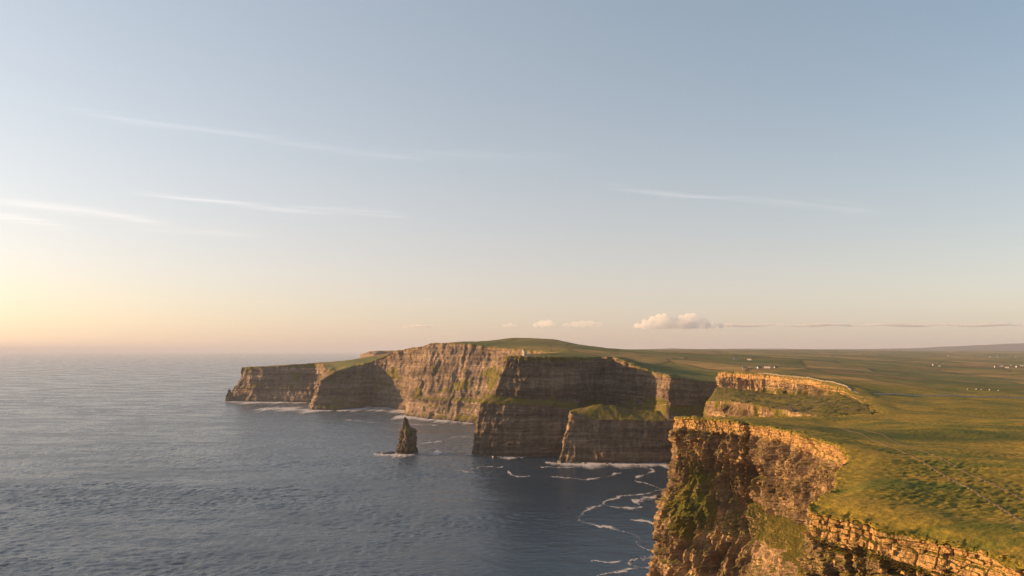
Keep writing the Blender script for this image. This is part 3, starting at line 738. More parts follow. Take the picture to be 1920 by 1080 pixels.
th = np.concatenate([np.arange(R(-24.5), R(39), .00112), np.arange(R(39), R(75), .006)])
rr = [40.0]
while rr[-1] < 13500:
    r = rr[-1]; rr.append(r * (1 + (.012 if r < 130 else .0036 if r < 620 else .0062 if r < 1500 else .010 if r < 3200 else .03)))
rr = np.array(rr)
RR, TT = np.meshgrid(rr, th, indexing='ij')
GX = (RR * np.sin(TT)).ravel(); GY = (RR * np.cos(TT)).ravel()
XY = np.stack([GX, GY], -1)
nr_, nt_ = len(rr), len(th)
ig = inside_polar(rr, th); ins = ig.ravel()
dil = ig.copy()
dil[1:] |= ig[:-1]; dil[:-1] |= ig[1:]; dil[:, 1:] |= ig[:, :-1]; dil[:, :-1] |= ig[:, 1:]
d2 = dil.copy(); d2[:, 1:] |= dil[:, :-1]; d2[:, :-1] |= dil[:, 1:]
ring = (d2 & ~ig).ravel()
sd = np.full(len(XY), -1e9); ni = np.zeros(len(XY), np.int32)
cand = ins | ring
sd[cand], ni[cand] = near_rim(XY[cand])
GZ = np.zeros(len(XY))
I = np.where(ins)[0]
h = Hf(XY[I]); rz = rim_z[ni[I]]; s_ = sd[I]
rad = np.hypot(GX[I], GY[I])
w = sst(0, 1, s_ / np.clip(rad * .035, 8, 60))
GZ[I] = rz * (1 - w) + h * w + detail(GX[I], GY[I], s_)
J = np.where(ring)[0]; q = ni[J]; rj = np.hypot(rim_xy[q, 0], rim_xy[q, 1])
lip = np.clip(rj * .0016, .35, 2.5)
GX[J] = rim_xy[q, 0] + rim_n[q, 0] * lip * .8; GY[J] = rim_xy[q, 1] + rim_n[q, 1] * lip * .8
GZ[J] = rim_z[q] - lip * (.5 + 1.2 * vn(rim_xy[q, 0] / 3, rim_xy[q, 1] / 3, 77))
Q = grid_quads(nr_, nt_)
keep = ig.ravel()[Q].any(1) & (ins | ring)[Q].all(1)
V_, Q_, a_ = compact(np.stack([GX, GY, GZ], -1), Q[keep], {'rim': np.where(ins, sd, 0.0)})
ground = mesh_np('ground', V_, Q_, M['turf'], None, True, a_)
tag(ground, 'rolling cliff-top grassland and fields', None, None, 'structure')
def ground_z(x, y):
    xy = np.array([[x, y]]); s1, i1 = near_rim(xy); h1 = Hf(xy); r1 = math.hypot(x, y)
    w1 = sst(0, 1, s1 / np.clip(r1 * .035, 8, 60))
    return float((rim_z[i1] * (1 - w1) + h1 * w1 + detail(xy[:, 0], xy[:, 1], s1))[0])

# ------------------------------------------------------------------ sea
tr_ = np.concatenate([np.linspace(-np.pi, -R(46), 18, endpoint=False), np.arange(-R(46), R(16), .0026), np.linspace(R(16), np.pi, 24)])
rs_ = [1.0, 60, 150, 300, 420, 500]
while rs_[-1] < 165000:
    r = rs_[-1]; rs_.append(r * (1 + (.012 if r < 580 else .0031 if r < 1300 else .006 if r < 2600 else .02 if r < 8000 else .12)))
rs_ = np.array(rs_)
RS, TS = np.meshgrid(rs_, tr_, indexing='ij')
SX, SY = RS * np.sin(TS), RS * np.cos(TS)
def rot(x, y, a): return x * math.cos(a) + y * math.sin(a), -x * math.sin(a) + y * math.cos(a)
def sea_z(SX, SY):
    RS = np.hypot(SX, SY)
    u1, v1 = rot(SX, SY, .12); u2, v2 = rot(SX, SY, -.16); u3, v3 = rot(SX, SY, .05)
    lee = sst(-120, 20, SX + (fbm(SX / 170, SY / 170, 501, 3) - .5) * 160) * sst(1500, 1300, SY)
    gust = .55 + .9 * sst(.35, .65, fbm(u3 / 420, v3 / 160, 503, 3))
    SZ = (rg(u1 / 11.5, v1 / 6.2, 505) - .5) * .80 * gust * sst(2600, 1100, RS) + (fbm(u2 / 52, v2 / 24, 507, 3) - .5) * 2.3 * sst(5000, 2200, RS) + (fbm(u3 / 6.0, v3 / 4.2, 509, 2) - .5) * .75 * gust * sst(1300, 700, RS)
    return SZ * (1 - .68 * lee) * sst(400, 560, RS)
SZ = sea_z(SX, SY)
sea = mesh_np('sea', np.stack([SX, SY, SZ], -1), grid_quads(len(rs_), len(tr_)), M['sea'], None, True)
tag(sea, 'calm grey-blue sea reaching to the horizon', None, None, 'structure')

# ------------------------------------------------------------------ foam on the water
def chaikin(p, n=2):
    p = np.array(p, float)
    for _ in range(n):
        q = np.empty((2 * len(p), p.shape[1])); q[0] = p[0]; q[-1] = p[-1]
        q[1:-1:2] = .75 * p[:-1] + .25 * p[1:]; q[2:-1:2] = .25 * p[:-1] + .75 * p[1:]
        p = q
    return p
def foam(pts, width, label, z=.30, seed=0, ragged=1.0):
    """pts are (px, py) on the sea; width in metres seen across the line of sight"""
    W3 = np.array([B(x, y)[:2] for x, y in pts]); W3 = chaikin(W3, 2)
    L = np.concatenate([[0], np.cumsum(np.linalg.norm(np.diff(W3, axis=0), axis=1))])
    n = max(24, int(L[-1] / 1.6)); s = np.linspace(0, L[-1], n)
    x = np.interp(s, L, W3[:, 0]); y = np.interp(s, L, W3[:, 1])
    tx, ty = np.gradient(x), np.gradient(y); tl = np.hypot(tx, ty) + 1e-9; nx, ny = -ty / tl, tx / tl
    wob = (fbm(s / 22, s * 0 + seed, 301 + seed, 3) - .5) * 9 * ragged
    wl = width * (.5 + 1.3 * fbm(s / 13, s * 0 + 9, 307 + seed, 3) ** 1.5) * (.35 + .65 * sst(0, .06, s / L[-1]) * sst(1, .94, s / L[-1]))
    m = 7; V = []; E = []
    for j in range(m):
        f = (j / (m - 1) - .5) * 2
        V.append(np.stack([x + nx * (wob * .5 + f * wl), y + ny * (wob + f * wl) * np.maximum(1, y / 330), np.full(n, z)], -1)); E.append(np.full(n, .30 + .75 * abs(f) ** .8) + .95 * (fbm(s / 26, s * 0 + 5, 311 + seed, 3) - .42))
    V = np.stack(V, 1).reshape(-1, 3); E = np.stack(E, 1).ravel(); V[:, 2] = sea_z(V[:, 0], V[:, 1]) + z
    if 'surf' in label: E = E - .28; V[:, 2] += .35
    o = mesh_np('foam', V, grid_quads(n, m, True), M['foam'], None, True, {'edge': E})
    return tag(o, label, None, None, 'stuff')
FO = [
    ([(1206, 876), (1231, 883), (1212, 890), (1194, 896), (1187, 901), (1212, 908), (1237, 916), (1252, 922)], 3.2, 'upper zigzag foam line beside the golden near cliff'),
    ([(1250, 917), (1200, 927), (1159, 932), (1137, 941), (1128, 946), (1103, 957), (1086, 968), (1083, 976), (1097, 983), (1131, 988), (1159, 993), (1181, 1002), (1200, 1010), (1187, 1016), (1212, 1029), (1229, 1037)], 3.4, 'long S-shaped foam line winding past the near cliff'),
    ([(1128, 946), (1144, 951), (1166, 954), (1205, 950)], 2.2, 'short foam branch off the S-shaped line'),
    ([(1229, 1042), (1187, 1051), (1177, 1056), (1191, 1062), (1226, 1068)], 3.2, 'hooked foam patch low by the near cliff foot'),
    ([(1109, 1055), (1140, 1053), (1165, 1051)], 1.6, 'thin foam dash left of the hooked patch'),
    ([(1181, 973), (1206, 979), (1230, 984)], 2.0, 'short foam streak inside the S-shaped bend'),
    ([(1120, 1082), (1150, 1075), (1190, 1068), (1226, 1064)], 2.6, 'foam streak at the lower edge by the near cliff'),
    ([(1184, 940), (1210, 938), (1238, 931)], 4.0, 'bright surf against the rock at the near cliff foot'),
    ([(1022, 867.5), (1069, 870.5), (1137, 871), (1200, 870.5), (1262, 871)], 6.0, 'white surf along the foot of the low shelf'),
    ([(1012, 876), (1050, 878), (1103, 876)], 2.0, 'thin foam line just off the low shelf'),
    ([(1031, 894), (1075, 897), (1103, 901), (1137, 893), (1164, 887)], 2.4, 'shallow V of foam in the dark water'),
    ([(952, 883), (956, 889), (972, 893), (994, 893)], 2.2, 'small hooked foam streak in the dark water'),
    ([(850, 883), (870, 886), (890, 887)], 1.6, 'faint foam dash below the tower headland'),
    ([(884, 877), (944, 876)], 1.4, 'faint foam line below the tower headland'),
    ([(702, 851), (730, 853), (764, 852.5), (790, 851.5), (829, 848)], 4.6, 'white surf around the lone rock pillar'),
    ([(785, 833), (812, 829), (837, 826), (858, 818), (882, 818)], 2.6, 'foam line between the rock pillar and the tower headland'),
    ([(877, 852.5), (900, 855.5), (950, 857), (985, 857.5)], 3.0, 'surf at the foot of the tower headland'),
    ([(742, 780), (791, 785.5), (838, 789), (888, 794.5)], 7.0, 'surf line along the sunlit wall'),
    ([(741, 793), (774, 796), (822, 797)], 4.0, 'second foam line off the sunlit wall'),
    ([(480, 767.5), (527, 766), (574, 770.3), (622, 771)], 8.0, 'surf off the shaded second promontory'),
    ([(630, 771), (669, 767), (713, 769), (760, 774)], 8.0, 'surf in the small bay before the sunlit wall'),
    ([(418, 753), (455, 754.5), (519, 754.5), (574, 755.5)], 7.0, 'surf along the foot of the far tip'),
    ([(642, 787), (672, 791), (707, 792.5)], 3.0, 'lone foam streak outside the bay'),
    ([(624, 851), (649, 841), (699, 832)], 2.4, 'faint slanting foam streak on open water'),
]
for i, (pts, w, lab) in enumerate(FO): foam(pts, w * (2.0 if 'surf' in lab else 1.35), lab, .34 + .01 * i, i)

# pebble beach at the head of the bay
bp = np.array([B(x, y)[:2] for x, y in [(672, 765.5), (690, 762.5), (712, 764.5), (735, 768), (762, 773.5)]]); bp = chaikin(bp, 2)
n = len(bp); V = []
for j in range(4):
    V.append(np.stack([bp[:, 0] + 6 * j - 6, bp[:, 1] + 16 * j - 26, np.full(n, -.6 + 2.0 * j)], -1))
o = mesh_np('beach', np.stack(V, 1).reshape(-1, 3), grid_quads(n, 4, False), mat_simple('pebbles', (.30, .27, .24), .9, .3, .1), None, True)
tag(o, 'strip of pebbles at the head of the small bay', None, None, 'structure')

# ------------------------------------------------------------------ far hills
HILL_HAZED = mat_simple('hazed_hill', (.050, .050, .055), .95, .4, .002)  # blue-grey of the distance haze painted into the hill colour
def ridge(name, prof, d0, depth, label, seed):
    xs = np.array([p[0] for p in prof], float); ys = np.array([p[1] for p in prof], float)
    u = np.linspace(xs[0], xs[-1], 260); v = np.linspace(-1, 1, 40)
    top = CAMZ - (np.interp(u, xs, ys) - 657) / F * d0
    U, Vv = np.meshgrid(u, v, indexing='ij')
    d = d0 + Vv * depth
    x = (U - 960) / F * d0; hgt = top[:, None] * (1 - np.abs(Vv) ** 1.6) + (fbm(x / 900, d / 900, seed, 4) - .5) * 45 * (1 - Vv ** 2)
    tag(mesh_np(name, np.stack([x, d, np.maximum(hgt, -2)], -1).reshape(-1, 3), grid_quads(260, 40, True), HILL_HAZED, None, True), label, None, None, 'structure')
ridge('hills', [(1440, 659), (1520, 656.5), (1600, 655), (1680, 653.5), (1740, 651.5), (1800, 649.5), (1860, 646.5), (1900, 644), (1960, 641), (2060, 638), (2300, 637)], 17000, 2600, 'long low blue hill on the inland skyline', 401)
ridge('hills', [(1030, 660), (1100, 656.5), (1200, 654.5), (1270, 653.3), (1330, 654), (1420, 653), (1520, 654.5), (1640, 654), (1760, 657)], 24000, 3000, 'faint distant rise behind the plateau', 403)

# ------------------------------------------------------------------ small builders
def box(lo, hi):
    V = [(x, y, z) for x in (lo[0], hi[0]) for y in (lo[1], hi[1]) for z in (lo[2], hi[2])]
    return V, [(0, 1, 3, 2), (4, 6, 7, 5), (0, 4, 5, 1), (2, 3, 7, 6), (0, 2, 6, 4), (1, 5, 7, 3)]
def boxes(lst):
    V = []; Fs = []
    for lo, hi in lst:
        v, f = box(lo, hi); Fs += [tuple(i + len(V) for i in q) for q in f]; V += v
    return V, Fs
def hit(px, py, d0=300, d1=12000):                         # where a line of sight meets the ground
    d = np.geomspace(d0, d1, 900)
    xy = np.stack([(px - 960) / F * d, d], -1); zz = CAMZ - (py - 657) / F * d
    ds, ii = near_rim(xy); h = Hf(xy); r = np.hypot(xy[:, 0], xy[:, 1]); w = sst(0, 1, ds / np.clip(r * .035, 8, 60))
    g = rim_z[ii] * (1 - w) + h * w + detail(xy[:, 0], xy[:, 1], ds)
    k = np.where(g >= zz)[0]
    k = k[0] if len(k) else int(np.argmin(zz - g))
    return xy[k, 0], xy[k, 1], g[k]

# ---- the tower: round keep with battlements and a slim turret
tx, ty = P(984, 664, 1352)[:2]; tz = ground_z(tx, ty)
tower = empty('stone_tower', (tx, ty, tz)); tag(tower, 'small round stone tower with battlements on the headland rim', 'tower')
def ring(r0, r1, z0, z1, n=28, cap=True):
    V = []; Fs = []
    for k in range(n):
        a = 2 * math.pi * k / n; V += [(r0 * math.cos(a), r0 * math.sin(a), z0), (r1 * math.cos(a), r1 * math.sin(a), z1)]
    for k in range(n):
        a, b = 2 * k, 2 * ((k + 1) % n); Fs.append((a, b, b + 1, a + 1))
    if cap: Fs.append(tuple(2 * k + 1 for k in range(n)))
    return V, Fs
mesh_py('wall', *ring(3.3, 3.1, -1.5, 6.4), M['stone'], tower)
pp = mesh_py('parapet', *ring(3.45, 3.45, 6.2, 6.9), M['stone'], tower)
for k in range(10):
    a = 2 * math.pi * k / 10; m = mesh_py('merlon', *box((-.5, -.25, 0), (.5, .25, .9)), M['stone'], pp, loc=(3.2 * math.sin(a), 3.2 * math.cos(a), 6.9)); m.rotation_euler = (0, 0, -a)
mesh_py('turret', *ring(1.15, 1.05, -1.5, 9.6, 14), M['stone'], tower, loc=(-2.9, -.6, 0))
mesh_py('annex', *box((2.2, -2, -1.5), (7.6, 2.2, 3.0)), M['stone'], tower)
tower.scale = (1.35,) * 3
mesh_py('door', *box((-.5, -3.5, 0), (.5, -3.1, 2.0)), M['door'], tower)
for a in (-.9, .9):
    mesh_py('window', *box((-.3, -.12, 0), (.3, .12, 1.1)), M['pane'], tower, loc=(3.2 * math.sin(a), -3.2 * math.cos(a), 3.6)).rotation_euler = (0, 0, a)

# ---- houses
def make_house(w, d, h, rh):
    r = empty('house')
    V, Fs = box((-w / 2, -d / 2, -2.5), (w / 2, d / 2, h))
    Fs = Fs[:4] + [Fs[4]]
    V += [(-w / 2, 0, h + rh - .05), (w / 2, 0, h + rh - .05)]; Fs += [(1, 3, 8), (5, 9, 7)]
    mesh_py('wall', V, Fs, M['lime'], r)
    e = .35
    RV = [(-w / 2 - e, -d / 2 - e, h - .1), (w / 2 + e, -d / 2 - e, h - .1), (w / 2 + e, 0, h + rh), (-w / 2 - e, 0, h + rh), (-w / 2 - e, d / 2 + e, h - .1), (w / 2 + e, d / 2 + e, h - .1)]
    RV += [(x, y, z + .22) for x, y, z in RV]
    RF = [(0, 3, 2, 1), (3, 4, 5, 2), (6, 7, 8, 9), (9, 8, 11, 10), (0, 1, 7, 6), (4, 10, 11, 5), (0, 6, 9, 3), (3, 9, 10, 4), (1, 2, 8, 7), (2, 5, 11, 8)]
    rf = mesh_py('roof', RV, RF, M['slate'], r)
    for sx_ in (-1, 1):
        mesh_py('chimney', *box((sx_ * (w / 2 - .6) - .4, -.4, h + rh - .8), (sx_ * (w / 2 - .6) + .4, .4, h + rh + 1.1)), M['lime'], rf)
    mesh_py('door', *box((-.5, -d / 2 - .06, 0), (.5, -d / 2 + .05, 2.1)), M['door'], r)
    for x in (-w * .32, w * .32):
        mesh_py('window', *box((x - .6, -d / 2 - .05, 1.0), (x + .6, -d / 2 + .05, 2.2)), M['pane'], r)
    return r
def copy_tree(o, parent=None):
    c = o.copy(); COL.objects.link(c); c.parent = parent
    for ch in o.children: copy_tree(ch, c)
    return c
protos = [make_house(13, 7, 3.2, 2.6), make_house(18, 8, 5.2, 2.8), make_house(10, 6, 2.8, 2.2)]
used = [False] * 3
ORD = ['first', 'second', 'third', 'fourth', 'fifth', 'sixth', 'seventh', 'eighth', 'ninth', 'tenth']
clusters = [
    ('in the row just behind the walled path', [(1397, 691.5, 0), (1411, 691, 2), (1424, 691, 0), (1439, 690.5, 1), (1455, 690, 2)], 'houses behind the walled path'),
    ('standing alone on the slope above the walled path', [(1380, 674, 1), (1405, 675.5, 1)], 'farmhouses on the slope'),
    ('in the village on the inland slope', [(1752, 685.5, 1), (1761, 687, 0), (1868, 689, 1), (1878, 687.5, 1), (1888, 690, 1), (1897, 686, 0), (1907, 688.5, 1), (1916, 686.5, 1)], 'village houses'),
    ('scattered under the long blue hill', [(1778, 667, 1), (1857, 669.5, 1), (1871, 669, 1), (1905, 670, 1)], 'houses under the far hill'),
]
for where, spots, grp in clusters:
    for k, (px, py, kind) in enumerate(spots):
        x, y, z = hit(px, py)
        o = copy_tree(protos[kind]) if used[kind] else protos[kind]; used[kind] = True
        o.location = (x, y, z); o.rotation_euler = (0, 0, random.uniform(-.7, .7)); o.scale = (.72,) * 3
        tag(o, '%s white house from the left %s' % (ORD[k], where), 'house', grp)

# ---- parked cars along the field road
def make_car():
    r = empty('parked_car')
    V = [(-2.1, -.85, .35), (2.1, -.85, .35), (2.1, .85, .35), (-2.1, .85, .35), (-2.1, -.85, .85), (2.1, -.8, .8), (2.1, .8, .8), (-2.1, .85, .85)]
    mesh_py('body', V, [(0, 3, 2, 1), (4, 5, 6, 7), (0, 1, 5, 4), (1, 2, 6, 5), (2, 3, 7, 6), (3, 0, 4, 7)], M['lime'], r)
    V = [(-1.9, -.8, .85), (1.0, -.8, .83), (1.0, .8, .83), (-1.9, .8, .85), (-1.5, -.65, 1.5), (.3, -.65, 1.5), (.3, .65, 1.5), (-1.5, .65, 1.5)]
    cb = mesh_py('cabin', V, [(4, 5, 6, 7), (0, 1, 5, 4), (1, 2, 6, 5), (2, 3, 7, 6), (3, 0, 4, 7)], M['lime'], r)
    mesh_py('window', [(-1.5, -.79, .95), (.75, -.79, .95), (.2, -.68, 1.42), (-1.3, -.68, 1.42)], [(0, 1, 2, 3)], M['pane'], cb)
    for sx_ in (-1.3, 1.3):
        for sy_ in (-.85, .85):
            v, f = ring(.33, .33, -.1, .1, 12)
            f.append(tuple(2 * k for k in range(12)))
            mesh_py('wheel', v, f, M['pane'], r, loc=(sx_, sy_, .33)).rotation_euler = (R(90), 0, 0)
    return r
car = make_car(); first = True
for k, (px, py) in enumerate([(1816, 731), (1832, 731.3), (1842, 731.8), (1857, 732.3), (1874, 733)]):
    x, y, z = hit(px, py)
    o = car if first else copy_tree(car); first = False
    o.location = (x, y, z + .05); o.rotation_euler = (0, 0, random.uniform(-.25, .25))
    tag(o, '%s white car from the left in the row on the green field' % ORD[k], 'car', 'cars parked on the field road')

# ---- walled path on the mid headland
def strip(name, pts, half, lift, mat, label, cat=None, kind=None, height=0.0, step=3.0):
    p = chaikin(np.array(pts, float), 2); L = np.concatenate([[0], np.cumsum(np.linalg.norm(np.diff(p, axis=0), axis=1))])
    s = np.arange(0, L[-1], step); x = np.interp(s, L, p[:, 0]); y = np.interp(s, L, p[:, 1]); n = len(s)
    tx_, ty_ = np.gradient(x), np.gradient(y); l = np.hypot(tx_, ty_); nx, ny = -ty_ / l, tx_ / l
    xy = np.stack([x, y], -1); ds, ii = near_rim(xy); h = Hf(xy); r = np.hypot(x, y); w = sst(0, 1, ds / np.clip(r * .035, 8, 60))
    g = rim_z[ii] * (1 - w) + h * w + detail(x, y, ds)
    if height:
        prof = [(-half, -.8), (-half, height), (half, height), (half, -.8)]
    else: prof = [(-half, lift - .5), (-half * .9, lift), (half * .9, lift), (half, lift - .5)]
    V = np.stack([np.stack([x + nx * a, y + ny * a, g + b + (.18 * vn(s / 2.0, s * 0, 5) if height and b > 0 else 0)], -1) for a, b in prof], 1)
    o = mesh_np(name, V.reshape(-1, 3), grid_quads(n, 4, False), mat, None, False)
    return tag(o, label, cat, None, kind)
midrim = RIM_XY[2]; midn = RIM_N[2]
sel = [i for i in range(len(midrim)) if 1418 < 960 + midrim[i, 0] / midrim[i, 1] * F < 1604 and 860 < midrim[i, 1] < 1090][::14]
pin = [midrim[i] - midn[i] * 6.5 for i in sel]
tail = [np.array(hit(x, y)[:2]) for x, y in [(1612, 738.5), (1640, 739.5)]]
strip('path', pin + tail[:1], 1.6, .35, M['flag'], 'pale flagstone path along the mid headland rim', kind='structure')
strip('stone_wall', [midrim[i] - midn[i] * 3.6 for i in sel], .3, 0, M['flag'], 'pale slab wall between the path and the cliff edge', 'wall', height=1.3)
strip('stone_wall', [hit(x, y)[:2] for x, y in [(1640, 739.5), (1700, 741), (1770, 743), (1840, 745.5), (1920, 747), (1990, 749)]], .45, 0, M['stone'], 'long dry stone wall crossing the green fields', 'wall', height=1.3)

tm = mat_simple('trodden_earth', (.15, .105, .050), .95, .35, .7)
strip('path', [hit(x, y, 150)[:2] for x, y in [(1480, 789), (1560, 800), (1640, 826), (1740, 872), (1840, 930), (1935, 985)]], .55, .10, tm, 'faint trodden track curving across the near grass', kind='structure', step=1.2)
strip('path', [hit(x, y, 150)[:2] for x, y in [(1620, 806), (1720, 842), (1820, 892), (1935, 945)]], .45, .08, tm, 'second faint track farther from the near edge', kind='structure', step=1.2)

# ------------------------------------------------------------------ loose rock
def rock_mesh(seed, name='rock'):
    r = np.random.default_rng(seed)
    V = []
    for x in (-1, 1):
        for y in (-1, 1):
            for z in (-1, 1): V.append(np.array([x, y, z]) * .5 * r.uniform(.72, 1.1, 3))
    V += [np.array([0, 0, .62]), np.array([0, -.6, 0.0]), np.array([r.uniform(-.2, .2), 0, -.5])]
    m = bpy.data.meshes.new(name)
    Fs = [(0, 1, 3, 2), (4, 6, 7, 5), (2, 3, 7, 6), (1, 5, 8), (5, 7, 8), (7, 3, 8), (3, 1, 8), (0, 4, 9), (4, 5, 9), (5, 1, 9), (1, 0, 9), (0, 2, 10), (2, 6, 10), (6, 4, 10), (4, 0, 10)]
    m.from_pydata([tuple(v) for v in V], [], Fs); m.update(); m.materials.append(M['rock']); return m
RM = [rock_mesh(i) for i in range(14)]
noff = Vector(near_root.location)
rowsN = NEARV.shape[1]; ok = 0; tries = 0
while ok < 190 and tries < 6000:
    tries += 1
    i = random.randrange(4, NEARV.shape[0] - 4); j = int(random.triangular(4, 110, 30))
    p = NEARV[i, j]
    if not (140 < p[1] < 540): continue
    if p[1] > 250 and random.random() < .6: continue
    tdir = NEARV[i + 3, j] - NEARV[i - 3, j]; ang = math.atan2(tdir[1], tdir[0])
    o = bpy.data.objects.new('rock_block', random.choice(RM)); COL.objects.link(o); o.parent = near_root
    k = .8 + p[1] / 420
    w = random.uniform(.7, 2.2) * k; hh = random.uniform(.35, 1.0) * k
    o.location = Vector(p) - noff - Vector((0, 0, hh * .45)); o.rotation_euler = (random.uniform(-.1, .1), random.uniform(-.12, .12), ang + random.uniform(-.25, .25)); o.scale = (w, random.uniform(.8, 1.6) * k, hh)
    ok += 1
# boulders in the surf
WET = mat_simple('wet_rock', (.040, .034, .029), .55, .35, .5, .4)
RW = [m.copy() for m in RM[:6]]
for m in RW: m.materials[0] = WET
rb_ = random.Random(3)
for grp, line, n_, lab in (('boulders along the low shelf', [(1040, 867), (1090, 869.5), (1160, 870), (1258, 870)], 7, 'along the foot of the low shelf'),
                           ('boulders along the tower headland', [(880, 853.5), (920, 856.5), (985, 857.5)], 5, 'at the foot of the tower headland'),
                           ('boulders along the sunlit wall', [(764, 782), (810, 787), (884, 794)], 6, 'along the foot of the sunlit wall')):
    lp = np.array([B(x, y)[:2] for x, y in line])
    for k in range(n_):
        f = (k + .15 + .7 * rb_.random()) / n_ * (len(lp) - 1); a = int(f); pt = lp[a] + (lp[a + 1] - lp[a]) * (f - a)
        o = bpy.data.objects.new('boulder', rb_.choice(RW)); COL.objects.link(o); sz = rb_.uniform(2.0, 4.6)
        o.location = (pt[0] + rb_.uniform(-4, 4), pt[1] + rb_.uniform(-9, 3), .6); o.scale = (sz * rb_.uniform(1, 1.7), sz, sz * rb_.uniform(.5, .9)); o.rotation_euler = (rb_.uniform(-.3, .3), rb_.uniform(-.3, .3), rb_.uniform(0, 6))
        tag(o, '%s wet boulder from the left %s' % (ORD[k], lab), 'boulder', grp)
for k, (px, py, sz, lab) in enumerate([(1236, 934, 9, 'dark boulder in bright surf at the near cliff foot'), (728, 850.5, 12, 'flat black reef just left of the lone rock pillar'), (708, 850.8, 7, 'outermost small rock of the reef by the lone pillar'), (1052, 868, 9, 'broken block at the corner of the low shelf')]):
    x, y, _ = B(px, py)
    o = bpy.data.objects.new('boulder', RW[k]); COL.objects.link(o); o.location = (x, y, .4); o.scale = (sz * (2.4 if 'reef' in lab else 1.3), sz, sz * .42 if 'reef' in lab else sz * .9); o.rotation_euler = (0, 0, k * .7)
    tag(o, lab, 'rock')

# ------------------------------------------------------------------ low clouds beyond the land
def cloud(name, blobs, d, label, dens, vox, disp, seed, flat=.7, stretch=1.0, tint=(.985, .98, .98)):
    """blobs: (px, py, radius in px); real size follows from the distance"""
    r = random.Random(seed); V = []; Fs = []
    cx = np.mean([b[0] for b in blobs]); cy = np.mean([b[1] for b in blobs])
    X0 = (cx - 960) / F * d; Z0 = CAMZ - (cy - 657) / F * d
    for bx_, by_, br in blobs:
        rad = br / F * d; ox = (bx_ - cx) / F * d; oz = -(by_ - cy) / F * d; oy = r.uniform(-.7, .7) * rad
        nu, nv = 16, 9; base = len(V)
        for a in range(nv + 1):
            for b in range(nu):
                t = math.pi * a / nv; p = 2 * math.pi * b / nu
                z = math.cos(t) * rad
                V.append((ox + rad * stretch * math.sin(t) * math.cos(p), oy + rad * 1.1 * math.sin(t) * math.sin(p), oz + (z if z > 0 else z * flat)))
        for a in range(nv):
            for b in range(nu):
                Fs.append((base + a * nu + b, base + (a + 1) * nu + b, base + (a + 1) * nu + (b + 1) % nu, base + a * nu + (b + 1) % nu))
    cm = bpy.data.materials.new('cloud_vapour'); cm.use_nodes = True; nt = cm.node_tree; nt.nodes.clear()
    oo = nt.nodes.new('ShaderNodeOutputMaterial'); vv = nt.nodes.new('ShaderNodeVolumePrincipled')
    vv.inputs['Color'].default_value = (*tint, 1); vv.inputs['Density'].default_value = dens; vv.inputs['Anisotropy'].default_value = .2
    nt.links.new(vv.outputs[0], oo.inputs['Volume'])
    o = mesh_py(name, V, Fs, cm, None, True, (X0, d, Z0))
    rm = o.modifiers.new('union', 'REMESH'); rm.mode = 'VOXEL'; rm.voxel_size = vox
    if disp:
        tx_ = bpy.data.textures.new('puff%d' % seed, 'CLOUDS'); tx_.noise_scale = disp * 2.2; tx_.noise_depth = 3
        dm = o.modifiers.new('puff', 'DISPLACE'); dm.texture = tx_; dm.strength = disp; dm.mid_level = .5
    return tag(o, label, 'cloud', 'low clouds on the skyline')
rc = random.Random(4)
big = [(1194 + 12 * k, 611.5, 6.5 + 3 * math.sin(math.pi * k / 13)) for k in range(14)]
big += [(1208 + 10.5 * k, 605 - 4 * math.sin(math.pi * min(1, k / 11)) + rc.uniform(-2, 2), rc.uniform(5.5, 8.5)) for k in range(12)]
big += [(1222, 598, 6), (1234, 595, 7), (1245, 594, 6.5), (1253, 598, 6), (1264, 599, 5.5), (1276, 596, 6), (1288, 593.5, 6.5), (1299, 593, 6.5), (1309, 596, 6), (1320, 600, 5)]
cloud('cloud', big, 38000, 'biggest puffy cumulus low over the plateau', .0022, 40, 130, 1)
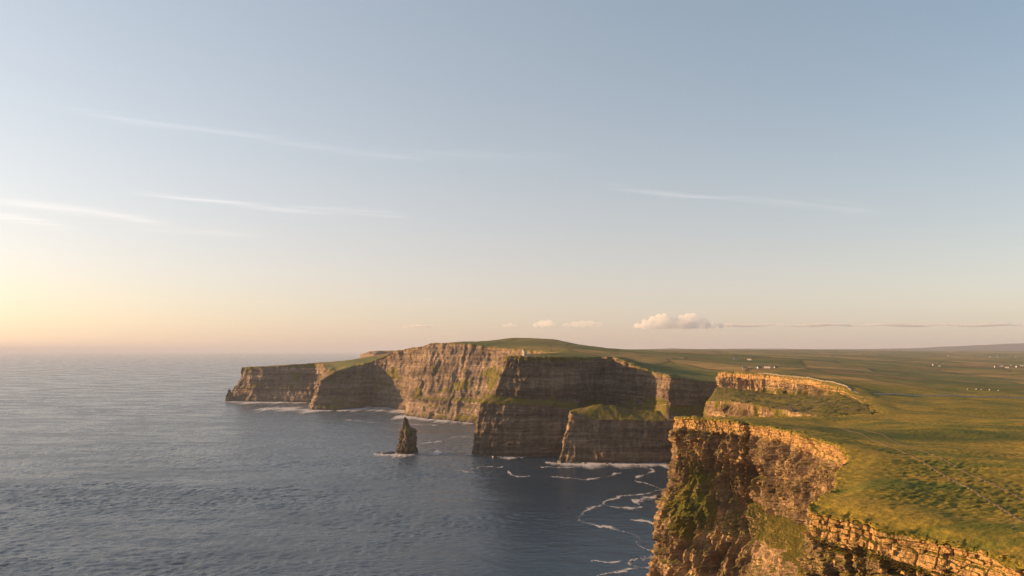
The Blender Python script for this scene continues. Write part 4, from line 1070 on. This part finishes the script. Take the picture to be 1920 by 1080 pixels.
cloud('cloud', [(1004, 610, 5), (1016, 608, 8), (1028, 607.5, 8), (1040, 610, 5)], 40000, 'small rounded cloud above the long hill left of the biggest cumulus', .0012, 40, 110, 2, .7, 1.3)
cloud('cloud', [(1062, 610, 5), (1078, 609, 6.5), (1092, 608, 7), (1106, 608, 7), (1122, 609, 6), (1138, 610.5, 4.5)], 40000, 'flat stretched cloud between the small rounded cloud and the cumulus', .0010, 40, 110, 3, .7, 1.6)
cloud('cloud', [(946, 610.5, 3.6), (956, 609.5, 4.6), (966, 611, 3)], 40000, 'tiny cloud wisp above the hill top', .0009, 30, 60, 4, .7, 1.5)
cloud('cloud', [(762, 613, 2), (772, 612.5, 2.6), (784, 612, 3), (796, 612.5, 2.8), (806, 613, 2)], 42000, 'thin dark cloud sliver above the sunlit wall', .0040, 25, 40, 5, .7, 3.5, (.86, .84, .88))
cloud('cloud', [(1370 + 22 * k, 610 + 1.2 * math.sin(k * 1.3), 3.1 + .8 * math.sin(k * .9 + 1)) for k in range(30)], 44000, 'long low cloud bank stretching inland from the cumulus', .0035, 40, 50, 6, .8, 7.0, (.86, .84, .88))

# ------------------------------------------------------------------ air
def box_mesh(name, lo, hi, mat):
    V = [(x, y, z) for x in (lo[0], hi[0]) for y in (lo[1], hi[1]) for z in (lo[2], hi[2])]
    return mesh_py(name, V, [(0, 1, 3, 2), (4, 6, 7, 5), (0, 4, 5, 1), (2, 3, 7, 6), (0, 2, 6, 4), (1, 5, 7, 3)], mat)
hm = bpy.data.materials.new('air'); hm.use_nodes = True; hm.node_tree.nodes.clear()
ho = hm.node_tree.nodes.new('ShaderNodeOutputMaterial'); hv = hm.node_tree.nodes.new('ShaderNodeVolumePrincipled')
hv.inputs['Color'].default_value = (.47, .53, .66, 1); hv.inputs['Density'].default_value = HAZE; hv.inputs['Anisotropy'].default_value = .05
hm.node_tree.links.new(hv.outputs[0], ho.inputs['Volume'])
hz = box_mesh('haze', (-170000, -170000, -11), (170000, 170000, 420), hm); tag(hz, 'thin warm sea haze over everything', None, None, 'stuff')

print('STATS', sum(len(o.data.polygons) for o in S.objects if o.type == 'MESH'))
